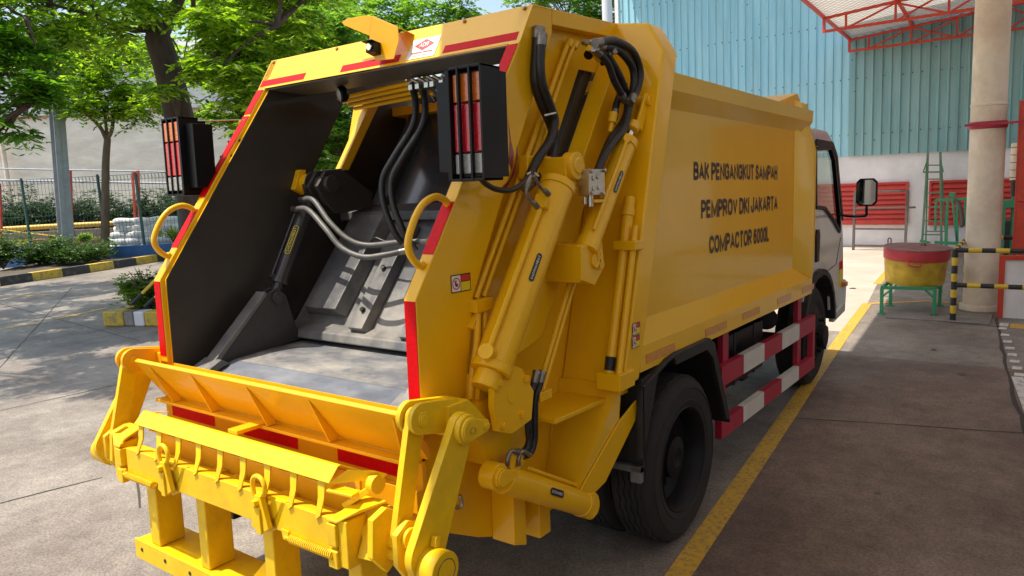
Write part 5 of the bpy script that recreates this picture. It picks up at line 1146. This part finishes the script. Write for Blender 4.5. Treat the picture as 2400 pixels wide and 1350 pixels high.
def fronds(centres, flen, npair, lw, droop=.5, up=.15):
    """pinnate leaves: a drooping stalk with pairs of leaflets; every frond starts near a twig point"""
    n_ = len(centres); az = rng.uniform(0, 2*np.pi, n_); d = np.stack([np.cos(az), np.sin(az), rng.uniform(-.3, .5, n_)+up], -1); d = unit(d)
    side = unit(np.cross(d, [0, 0, 1.])); L_ = flen*rng.uniform(.6, 1.2, n_); out = []
    upv = np.cross(side, d)
    for j in range(npair):
        t = (j+.8)/npair; base = centres+d*(L_*t)[:, None]-np.array([0, 0, 1.])*(droop*L_*t*t)[:, None]
        ll = flen*.42*(1-abs(t-.5)*.6)*rng.uniform(.8, 1.15, n_)
        for sg in (-1, 1):
            dirn = unit(side*sg*.9+d*.5-np.array([0, 0, 1.])*rng.uniform(.1, .7, n_)[:, None]+rng.normal(0, .12, (n_, 3)))
            wv = unit(np.cross(dirn, upv+rng.normal(0, .3, (n_, 3)))); a = base; b = base+dirn*ll[:, None]
            mid = base+dirn*(ll*.45)[:, None]; w = (ll*lw)[:, None]
            out.append(np.stack([a, mid+wv*w, b, mid-wv*w], 1))
    return np.concatenate(out, 0)
def blob_points(blobs, n_, shell=.45):       # points in clumps inside ellipsoids, with gaps between clumps
    pts = []; tw = sum(b[2]*b[1][0]*b[1][2] for b in blobs)
    for c, r, wgt in blobs:
        k = int(n_*wgt*r[0]*r[2]/tw); 
        if k < 1: continue
        nc = max(3, k//14); u = unit(rng.normal(size=(nc, 3))); rad = rng.uniform(shell, 1.0, nc)[:, None]; cc = u*rad*np.array(r)+np.array(c)
        idx = rng.integers(0, nc, k); pts.append(cc[idx]+rng.normal(0, .13, (k, 3))*np.mean(r))
    return np.concatenate(pts, 0)
def limbs(mb, segs):
    for pts, r0, r1 in segs: mb.tube(pts, r0, 10, 5, rad=(r0, r1))
def tree(label, base, trunk_segs, blobs, nf, flen, npair, lw, leaf, bark, droop=.5, name='tree', group='trees over and behind the yard'):
    r = empty(name, base, label, 'tree', group); m_ = MB(); limbs(m_, trunk_segs); rel(m_.build('trunk', M[bark]), r)
    # twigs reach from the limbs to the clumps
    P = blob_points(blobs, nf); o = quads('crown', fronds(P, flen, npair, lw, droop), M[leaf]); rel(o, r)
    m_ = MB(); ends = [Vector(s[0][-1]) for s in trunk_segs]+[Vector(s[0][len(s[0])//2]) for s in trunk_segs]
    for c, rr, w in blobs:
        for _ in range(3):
            c_ = Vector(c)+Vector([random.uniform(-.6, .6)*rr[i] for i in range(3)]); e = min(ends, key=lambda q: (q-c_).length); mid = e.lerp(c_, .5)+Vector((random.uniform(-.1, .1), random.uniform(-.1, .1), .12))*(e-c_).length*.6
            m_.tube([e, mid, c_], .03, 6, 4, rad=(.035, .006))
    rel(m_.build('branches', M[bark]), r); return r
D = lambda x, y, d: W(x, y, D=d)
def bl(x, y, d, rx, rz, w=1, ry=None): return (tuple(D(x, y, d)), (rx, ry or rx, rz), w)
# main tree: leaning dark trunk
bA = G(470, 700); dA = 12.0
b_ = D(478, 640, dA); b_.z = .1
tree('large tree with a thick leaning dark brown trunk behind the left tail lamp', (b_.x, b_.y, 0),
     [([b_, D(452, 450, dA), D(425, 300, dA), D(395, 170, dA), D(368, 85, dA)], .27, .20), ([D(372, 95, dA), D(350, 40, dA), D(320, -20, dA), D(270, -130, dA), D(200, -260, dA)], .17, .07), ([D(372, 95, dA), D(400, 40, dA+.3), D(450, -60, dA+.6), D(540, -220, dA+.8)], .13, .05), ([D(360, 70, dA), D(300, 68, dA-.3), D(230, 40, dA-.8), D(120, 10, dA-1.4)], .05, .02), ([D(400, 180, dA), D(470, 150, dA-.4), D(560, 110, dA-.6), D(650, 60, dA-1)], .05, .015)],
     [bl(600, 60, 11, .9, .5, 1.4), bl(520, 150, 10.5, .55, .32, 1.4), bl(620, 160, 11.5, .55, .40, 1.2), bl(430, 150, 13.6, .6, .4), bl(180, 20, 11, 1.1, .45, 1.2), bl(60, 60, 10.5, .9, .5, 1.2), bl(300, -120, 12, 1.8, .8), bl(640, -60, 12, 1.5, .7, 1.2), bl(680, 20, 11.5, .7, .4), bl(240, 100, 13.4, .5, .3, .7), bl(0, -120, 11, 1.6, .8), bl(500, -300, 12, 2.2, 1.0, .7), bl(100, -350, 11, 2.4, 1.2, .7), bl(390, 200, 11.0, .42, .14, 1.2), bl(560, 230, 11, .4, .25, 1.)],
     2700, .44, 7, .17, 'leafA', 'bark', .55)
# near branches hanging in from the left edge
tree('dark leafy tree reaching in at the left edge of the yard', (-9.6, -1.5, 0),
     [([Vector((-10.2, -1.2, 0)), Vector((-10.1, -1.1, 2)), Vector((-9.8, -.9, 3.6)), Vector((-9.2, -.3, 4.6))], .2, .12), ([Vector((-9.8, -.9, 3.4)), D(-150, 120, 9.5), D(-20, 190, 9.3), D(60, 250, 9.2)], .06, .015), ([Vector((-9.8, -.9, 3.6)), D(-100, 0, 9.5), D(60, 40, 9.5)], .06, .015)],
     [bl(30, 230, 9.2, .38, .32, 1.6), bl(-40, 140, 9.2, .55, .4, 1.3), bl(60, 110, 9.3, .4, .22, 1.2), bl(0, 300, 9.0, .25, .18, 1.4), bl(-150, 30, 9.2, 1.0, .7), bl(-350, 0, 9, 1.5, 1.0, .6), bl(110, 210, 9.4, .25, .22, 1.), ((-7.7, .0, 5.9), (1.5, .7, .4), .8), ((-10.6, 1.3, 6.0), (1.5, .7, .5), .6), ((-12.8, 1.6, 6.3), (2.0, 1.4, .6), .9), ((-16, 2.8, 6.8), (2.2, 1.6, .7), .8)],
     3300, .34, 7, .16, 'leafB', 'bark', .6)
# young tree with forked stem
b_ = D(243, 585, 20.5); b_.z = .1
tree('young tree with a thin forked stem in front of the wire fence', (b_.x, b_.y, 0),
     [([b_, D(247, 470, 20.5), D(248, 380, 20.5), D(252, 325, 20.5)], .12, .09), ([D(251, 330, 20.5), D(236, 300, 20.4), D(215, 278, 20.3)], .065, .04), ([D(252, 325, 20.5), D(262, 305, 20.5), D(266, 270, 20.6), D(270, 200, 20.6)], .065, .03), ([D(251, 315, 20.5), D(248, 290, 20.5), D(246, 240, 20.5)], .05, .03)],
     [bl(200, 200, 20, 1.1, .7, 1.2), bl(250, 160, 20.5, 1.2, .9, 1.2), bl(300, 240, 20.3, 1.0, .5, 1.2), bl(170, 120, 20.5, 1.0, .8), bl(130, 110, 20, .7, .6), bl(350, 215, 19.8, .8, .5), bl(180, 260, 20, .5, .4), bl(255, 250, 20, .8, .35, 1.3)],
     950, .52, 6, .19, 'leafA', 'bark2', .6)
tree('sunlit light green tree top showing above the young forked tree', tuple(D(120, 300, 24)*1)[:2]+(0,),
     [([Vector((*D(130, 300, 24).xy, 0)), D(130, 300, 24), D(125, 150, 24)], .14, .06)],
     [bl(130, 105, 22, 1.0, .5, 1.3), bl(110, 170, 22, .6, .5), bl(340, 120, 24, 1.2, .6), bl(230, 60, 24, 1.4, .6)], 700, .5, 6, .2, 'leafA', 'bark2', .5)
# trees behind
def far_tree(label, x, d, top, half, lows, nf, leaf='leafC', lean=0, fl=.55):
    g = D(x, 560, d); g.z = 0; hz = D(x+lean, top+90, d); 
    tree(label, tuple(g), [([g, D(x+lean*.4, 330, d), D(x+lean*.8, 180, d), hz], .20, .08), ([D(x+lean*.6, 260, d), D(x+lean+60, 130, d), D(x+lean+120, 60, d)], .08, .03), ([D(x+lean*.6, 240, d), D(x+lean-70, 140, d)], .08, .03)],
         [bl(x+lean+dx, top+dy, d+dz, rx, rz, w) for dx, dy, dz, rx, rz, w in lows], nf, fl, 5, .22, leaf, 'bark2', .4)
far_tree('grey-stemmed tree behind the left side of the hopper', 560, 20, 80, 2, [(0, 60, 0, 1.5, 1.0, 1), (60, 160, 0, .9, .8, 1), (-30, -40, 0, 1.6, 1.0, 1), (90, 20, 0, 1.3, .9, 1), (40, 240, 0, .8, .8, 1), (-60, 200, 0, .6, .6, .8)], 1500, 'leafA', 10)
far_tree('bushy tree seen through the left slot of the tailgate', 790, 21, 100, 2, [(-20, 180, 0, 1.0, 1.0, 1.2), (0, 80, 0, 1.3, .9, 1), (-20, 280, 0, .8, .9, 1.2), (-50, -20, 0, 1.4, 1.0, 1), (30, 230, 0, .7, .8, 1.)], 1700, 'leafC', 0)
far_tree('tall feathery tree above the left part of the hood', 700, 27, 30, 2, [(0, 40, 0, 2.2, 1.3, 1), (90, 80, 0, 1.6, 1.0, 1), (-90, 80, 0, 1.6, 1.2, 1), (60, -20, 0, 2, 1, 1), (30, 150, 0, 1.6, 1.0, 1)], 1800, 'leafC', 10, .6)
far_tree('airy tree behind the camera shield above the hood', 960, 30, 10, 2, [(0, 40, 0, 2.2, 1.0, 1), (110, 50, 0, 1.2, .8, 1), (-80, 40, 0, 1.8, 1.2, 1), (80, -30, 0, 1.6, .5, .6), (-30, 110, 0, 2, 1.1, 1), (60, 110, 0, 1.4, .9, 1)], 1800, 'leafC', 0, .6)
far_tree('distant tree right of the hood near the white tower', 1330, 38, -40, 2, [(0, 0, 0, 2.6, 1.2, 1), (-70, 20, 0, 1.7, .8, 1), (70, 60, 0, 1.6, 1.2, 1), (30, 110, 0, 1.6, 1.1, 1), (-30, -60, 0, 2, .8, .8)], 1300, 'leafC', 0, .7)
far_tree('distant dark tree mass behind the forked tree', 60, 44, 150, 2, [(0, 0, 0, 3, 1.5, 1), (160, -20, 0, 3, 1.6, 1), (300, 0, 0, 3, 1.3, 1), (-100, 20, 0, 3, 1.6, 1), (420, 10, 0, 2.5, 1.5, 1), (60, -120, 0, 3.5, 1.6, .8), (300, -120, 0, 3.5, 1.6, .8)], 700, 'leafC', 0, .9)
far_tree('dense background tree far behind the truck body', 1180, 60, 60, 2, [(-200, 60, 0, 4, 2.0, 1), (-80, 70, 0, 3, 1.6, 1), (-430, 180, 0, 4, 2.5, 1), (-560, 220, 0, 4, 2.5, 1)], 650, 'leafC', -300, 1.1)
# shrubs
def shrub(label, c, r, h, nf, leaf='shrub', fl=.12, group='shrubs in the planting bed', name='shrub'):
    c = Vector(c); rt = empty(name, c, label, 'shrub', group)
    P = blob_points([((c.x, c.y, c.z+h*.5), (r, r, h*.5), 1), ((c.x+r*.4, c.y, c.z+h*.35), (r*.7, r*.7, h*.35), .8), ((c.x-r*.5, c.y+.1, c.z+h*.4), (r*.6, r*.6, h*.4), .8)], nf, .2)
    P[:, 2] = np.maximum(P[:, 2], c.z+.03); rel(quads('foliage', fronds(P, fl, 4, .28, .2, .5), M[leaf]), rt)
    m_ = MB()
    for _ in range(9):
        e = c+Vector((random.uniform(-r, r)*.8, random.uniform(-r, r)*.8, h*random.uniform(.7, 1.05))); m_.tube([c, c.lerp(e, .5)+Vector((0, 0, .05)), e], .012, 5, 3, rad=(.014, .004))
    rel(m_.build('stems', M['bark2']), rt)
for i, (x, y, d, r, h, lab) in enumerate(((10, 640, 19.2, .85, 1.0, 'dense green shrub at the far left behind the kerb'), (95, 640, 19.8, .5, .6, 'low green shrub between the far left shrub and the light pole'), (150, 625, 19.5, .55, .75, 'green shrub at the foot of the grey light pole'), (205, 632, 19.4, .75, .68, 'wide green shrub right of the light pole, behind the kerb'), (-90, 660, 18.8, .9, 1.1, 'green shrub cut by the left edge of the view'))):
    g = D(x, y, d); g.z = .12; shrub(lab, g, r, h, 900, fl=.16)
for x, y, d, r, h, lab in ((195, 560, 21.3, .30, .30, 'small lime green plant right of the light pole'), (135, 566, 21.5, .2, .22, 'small lime green plant left of the light pole'), (60, 570, 21.6, .4, .2, 'low pale plant inside the wire fence'), (405, 560, 20.6, .35, .5, 'green plant right of the sandbags')):
    g = D(x, y, d); shrub(lab, (g.x, g.y, g.z-.1), r, h, 220, 'shrubl', .12)
for x, d, r, h, lab in ((30, 29, 1.2, 1.5, 'dark bush behind the fence at the far left'), (100, 29, 1.3, 1.7, 'dark bush behind the fence left of the light pole'), (200, 29.5, 1.3, 1.7, 'dark bush behind the fence, between light pole and young tree'), (285, 29.5, 1.3, 1.6, 'dark bush behind the fence right of the young tree'), (365, 30, 1.2, 1.8, 'dark bush behind the sandbags'), (430, 30, 1.2, 1.8, 'dark bush behind the left grab handle'), (-60, 29, 1.3, 1.6, 'dark bush behind the fence beyond the left edge')):
    g = D(x, 530, d); shrub(lab, (g.x, g.y, g.z-.5), r, h+.2, 1500, 'bushd', .22, 'dark bushes along the white wall')
# island with kerb stones, shrub and striped rods
isl = G(243, 765); ie = G(520, 765); dI = (ie-isl).normalized(); nI = Vector((-dI.y, dI.x, 0))
M['stone'] = mat('kerb_stone', (.26, .23, .2), .9, var=.25, scale=7, bump=.4)
mb = MB(); wds = [.36, .16, .18, .34, .34, .34, .34]; s_ = 0
for k, w in enumerate(wds):
    mb.m = (0, 2, 3, 0, 1, 0, 1)[k]; a = isl+dI*s_; mb.prism([a, a+Vector((0, 0, .21)), a+nI*.22+Vector((0, 0, .21)), a+nI*.22], dI*(w-.012)); s_ += w
for k in range(4):
    mb.m = k % 2; a = isl+nI*(.225+.34*k); mb.prism([a, a+Vector((0, 0, .21)), a+dI*.2+Vector((0, 0, .21)), a+dI*.2], nI*.33)
o = mb.build('planter_island', [M['kerb_y'], M['kerb_k'], M['stone'], M['sticker']], None, .02); tag(o, 'small planter island edged with yellow and grey painted kerb stones left of the truck', 'planter')
mb = MB(); a = isl+dI*.1+nI*.15+Vector((0, 0, .15)); mb.prism([a, a+dI*2.5, a+dI*2.5+nI*1.4, a+nI*1.4], (0, 0, .02)); S(mb, 'planter_soil', 'soil')
g = isl+dI*.45+nI*.45+Vector((0, 0, .16)); shrub('small bright shrub growing in the planter island', g, .42, .62, 620, 'shrubl' if False else 'shrub', .13, 'planter island plants')
M['shrubm'] = leafmat('leaf_mid', (.07, .15, .015), (.22, .34, .04), .4)
g2 = isl+dI*.35+nI*.30+Vector((0, 0, .22)); shrub('light green front shoots of the small island shrub', g2, .34, .5, 420, 'shrubm', .12, 'planter island plants')
for i, (xa, ya, xb, yb) in enumerate(((308, 713, 420, 600), (338, 720, 450, 620))):
    p, q = D(xa, ya, 9.75), D(xb, yb, 9.9); rt = empty('striped_rod', p, ('left', 'right')[i]+' one of the two leaning black and yellow rods in the planter island', 'rod', 'leaning striped rods'); d_ = (q-p)
    m_ = MB(); m_.cyl(p, p+d_*.22, .022, seg=12); rel(m_.build('tip', M['bar_k']), rt); m_ = MB(); m_.cyl(p+d_*.22, q, .02, seg=12); rel(m_.build('shaft', M['bar_y']), rt)

# blue plinth wall, fence, pole, pipe rail, frames, white wall
M['blue'] = mat('blue_paint', (.035, .13, .34), .6, var=.2, scale=2, dust=(.3, .3, .28), dustamt=.25)
M['pole'] = mat('galvanised', (.36, .38, .40), .45, metal=.5, var=.12, scale=5)
M['fence'] = mat('fence_green', (.05, .12, .11), .5)
fa, fb = D(-260, 560, 21.0), D(640, 560, 21.0); fa.z = fb.z = 0
ff = D(0, 530, 21.8); fz = ff.z
f0 = D(-200, 600, 20.8); f1 = D(600, 575, 20.8); f0.z = f1.z = 0
dF = (f1-f0).normalized(); nF = Vector((-dF.y, dF.x, 0)); Lf = (f1-f0).length
zb0 = D(330, 575, 20.8).z; zt0 = D(330, 408, 20.8).z
mb = MB(); mb.prism([f0, f0+Vector((0, 0, zb0)), f0+nF*.3+Vector((0, 0, zb0)), f0+nF*.3], dF*Lf); o = mb.build('low_wall', M['blue'], None, .01); tag(o, 'low blue painted wall carrying the wire fence behind the striped kerb', 'wall')
fr = empty('wire_fence', f0, 'dark green welded wire fence on the low blue wall', 'fence')
npan = 9; pw = Lf/npan
for k in range(npan+1):
    p = f0+dF*(pw*k)+nF*.15; m_ = MB(); m_.cyl(p+Vector((0, 0, zb0)), p+Vector((0, 0, zt0+.05)), .035, seg=10); rel(m_.build('post', M['fence']), fr)
for k in range(npan):
    m_ = MB(); p = f0+dF*(pw*k+.04)+nF*.15; n_ = int((pw-.08)/.09)
    for j in range(n_+1):
        q = p+dF*((pw-.08)*j/n_); m_.cyl(q+Vector((0, 0, zb0+.03)), q+Vector((0, 0, zt0)), .0045, seg=4, cap=False)
        if j < n_: m_.cyl(q+Vector((0, 0, zt0)), q+dF*.045+nF*-.02+Vector((0, 0, zt0-.16)), .005, seg=4, cap=False)
    for z in (.05, .35, .65, .95, 1.25, 1.55, 1.85, 2.0, 2.1):
        if zb0+z < zt0: m_.cyl(p+Vector((0, 0, zb0+z)), p+dF*(pw-.08)+Vector((0, 0, zb0+z)), .006, seg=4, cap=False)
    m_.cyl(p+Vector((0, 0, zt0)), p+dF*(pw-.08)+Vector((0, 0, zt0)), .008, seg=4, cap=False); rel(m_.build('mesh_panel', M['fence']), fr)
# pole
p = D(157, 600, 20.2); p.z = 0; lp = empty('light_pole', p, 'grey steel H-section light pole behind the left shrubs', 'pole')
t = D(128, 200, 20.2); v = (t-p); w = .15; mb = MB()
ax_ = rW.copy(); ax_.z = 0; ax_.normalize(); ay_ = Vector((-ax_.y, ax_.x, 0))
up_ = v*1.9
for q in ([(-w, -w), (w, -w), (w, -w+.02), (-w, -w+.02)], [(-w, w-.02), (w, w-.02), (w, w), (-w, w)], [(-.012, -w), (.012, -w), (.012, w), (-.012, w)]):
    c_, s_ = math.cos(.9), math.sin(.9); mb.prism([p+ax_*(a*c_-b*s_)+ay_*(a*s_+b*c_) for a, b in q], up_)
rel(mb.build('shaft', M['pole'], bevel=.003), lp)
mb = MB(); q = D(163, 580, 20.0); mb.box(q-Vector((.06, .06, .35)), q+Vector((.06, .06, .0))); rel(mb.build('junction_box', M['pole'], bevel=.01), lp)
# yellow pipe rail behind the fence
mb = MB(); mb.tube([D(-60, 541, 25.5), D(130, 530, 25.5), D(275, 523, 25.5), D(420, 516, 25.5)], .085, 14, 4); yr = mb.build('pipe_rail', mat('pipe_yellow', (.62, .38, .03), .45, var=.1), None); tag(yr, 'long horizontal yellow pipe rail behind the wire fence', 'pipe rail')
mb = MB(); mb.tube([D(-10, 537, 21.9), D(140, 555, 21.9)], .018, 8, 1); tag(mb.build('yellow_rope', M['bar_y']), 'thin yellow rope sloping down inside the wire fence', 'rope')
a, b = D(-150, 560, 25.9), D(500, 545, 25.9); a.z = b.z = 0; mb = MB(); mb.prism([a, a+Vector((0, 0, .75)), a+Vector((-.1, .2, .75)), a+Vector((-.1, .2, 0))], b-a); tag(mb.build('grey_parapet', M['stone']), 'low grey parapet behind the yellow pipe rail', 'wall')
# orange-yellow kerb seen through fence
a, b = D(10, 577, 21.6), D(255, 568, 21.6); mb = MB()
mb.prism([a, a+Vector((0, 0, .16)), a+Vector((-.1, .15, .16)), a+Vector((-.1, .15, 0))], b-a); tag(mb.build('brick_edging', mat('orange_edging', (.55, .25, .06), .8, col2=(.25, .12, .08), scale=6)), 'orange brick edging behind the wire fence', 'edging')
# red A-frames
rf_ = [(0, 430, 575, 24.2), (166, 400, 565, 24.2), (325, 400, 535, 26.5), (438, 455, 540, 26)]
for i, (x, yt, yb, d) in enumerate(rf_):
    g, t = D(x, yb, d), D(x-2, yt, d); r = empty('red_trestle', g, ('tall red steel frame behind the fence at the far left edge', 'narrow red steel frame just right of the light pole', 'narrow red steel frame right of the young tree', 'red steel upright beside the left grab handle')[i], 'frame', 'red steel frames behind the fence')
    gg = Vector((g.x, g.y, .0)); m_ = MB(); o_ = ax_*.16; m_.bar(gg, t, .085, .08, up=tuple(ay_)); m_.bar(gg-o_, t-o_*1.2+Vector((0, 0, -.05)), .07, .06, up=tuple(ay_)); rel(m_.build('uprights', M['steel_r'], bevel=.004), r)
    m_ = MB()
    for f in (.35, .55, .98): m_.bar(gg.lerp(t, f)-o_*1.1, gg.lerp(t, f), .04, .04)
    rel(m_.build('rungs', M['steel_r'], bevel=.004), r)
# sandbags
M['bag'] = mat('white_sack', (.78, .77, .75), .8, var=.12, scale=9, bump=.8, bscale=14)
bag_rows = [(.0, 6), (.16, 6), (.32, 5), (.48, 4), (.62, 3)]; s0 = D(300, 560, 20.0); dS = ax_
base_z = D(300, 590, 20.6).z
sb0 = D(280, 566, 21.5); words = ['bottom', 'second', 'third', 'fourth', 'top']
def bagmesh(seed):
    r_ = random.Random(seed); bm = bmesh.new(); bmesh.ops.create_icosphere(bm, subdivisions=3, radius=1)
    ph = [r_.uniform(0, 6) for _ in range(6)]
    for v in bm.verts:
        c = v.co; f = lambda t: math.copysign(abs(t)**.62, t)
        v.co = Vector((f(c.x)*.32, f(c.y)*.21, f(c.z)*.115)); n_ = .016*math.sin(c.x*5+ph[0])*math.cos(c.y*6+ph[1])+.012*math.sin(c.z*7+c.x*9+ph[2])+.008*math.sin(c.x*15+ph[3]); v.co += c*n_
        if c.x > .8: v.co.z += .03*(c.x-.8)*5*math.sin(ph[4])
    for f in bm.faces: f.smooth = True
    me = bpy.data.meshes.new('sandbag'); bm.to_mesh(me); bm.free(); me.materials.append(M['bag']); return me
bms = [bagmesh(i) for i in range(4)]; zb_s = D(290, 586, 21.5).z+.05
cnt = 0
ords = ['leftmost', 'second from the left', 'third from the left', 'fourth from the left', 'fifth from the left', 'rightmost']
for ri, n_ in enumerate((6, 6, 5, 5, 4)):
    for k in range(n_):
        o = bpy.data.objects.new('sandbag', bms[(ri*3+k) % 4]); COL.objects.link(o)
        pos = sb0+ax_*(-.05+.42*k+.06*ri+random.uniform(-.03, .03))+ay_*(.04*ri+random.uniform(-.04, .04)); o.location = (pos.x, pos.y, zb_s+.185*ri+random.uniform(-.01, .01)); o.rotation_euler = (random.uniform(-.12, .12), random.uniform(-.12, .12), math.atan2(ax_.y, ax_.x)+random.uniform(-.25, .25))
        nm = ords[k] if k < n_-1 else 'rightmost'
        tag(o, f'white sandbag, {nm} in the {words[ri]} layer of the pile behind the fence', 'sandbag', 'white sandbags piled behind the fence')
# white wall behind
M['wallw'] = mat('old_white_wall', (.92, .82, .66), .9, var=.12, scale=.8, dust=(.50, .44, .34), dustamt=.45, stretch=(1, 1, 3), bump=.2)
a, b = D(-420, 520, 36), D(720, 520, 36); zt1 = D(200, 275, 36).z; a.z = b.z = 0
bw = empty('boundary_wall', a, 'long weathered white boundary wall behind the left fence', 'wall'); mb = MB(); mb.prism([a, a+Vector((0, 0, zt1)), a+Vector((-.2, .3, zt1)), a+Vector((-.2, .3, 0))], b-a); rel(mb.build('wall', M['wallw']), bw)
mb = MB(); mb.prism([a+Vector((0, 0, zt1)), a+Vector((.05, -.1, zt1)), a+Vector((.05, -.1, zt1+.1)), a+Vector((-.25, .4, zt1+.1)), a+Vector((-.25, .4, zt1))], b-a); rel(mb.build('coping', mat('rusty_coping', (.35, .2, .12), .8, var=.3)), bw)
for x in (30,):
    q = D(x, 500, 35.5); q.z = 0; m_ = MB(); m_.cyl(q, Vector((q.x, q.y, zt1+.3)), .10, seg=12); rel(m_.build('drain_pipe', M['cream']), bw)
for (yy, dz, r_) in ((398, 0, .035), (425, 0, .05)):
    mb = MB(); mb.cyl(D(-300, yy-8, 32), D(700, yy+10, 32), r_, seg=8); tag(mb.build('grey_pipe', M['pole']), ('thin upper' if yy < 400 else 'thicker lower')+' grey horizontal pipe running in front of the white boundary wall', 'pipe')
# pale building with roofs farther behind
bb = empty('pale_building', D(100, 500, 55), 'pale building with low pitched roof behind the white wall at the far left', 'building'); a, b = D(-500, 500, 55), D(520, 500, 55); a.z = b.z = 0; zt2 = D(60, 175, 55).z; zt3 = D(60, 130, 60).z
mb = MB(); mb.prism([a, a+Vector((0, 0, zt2)), a+Vector((-6, 8, zt2)), a+Vector((-6, 8, 0))], b-a); rel(mb.build('wall', M['plaster']), bb)
mb = MB(); mb.prism([a+Vector((.3, -.4, zt2)), a+Vector((-3, 4, zt3+.3)), a+Vector((-6, 8, zt2))], b-a); rel(mb.build('roof', mat('roof_grey', (.30, .31, .32), .7)), bb)
# white tower pole far right-centre
q = D(1424, 60, 34); tw = MB(); tw.cyl((q.x, q.y, 0), (q.x, q.y, 14), .23, seg=20); tag(tw.build('white_mast', mat('mast_white', (.7, .7, .7), .5)), 'plain white round mast beside the blue warehouse', 'mast')
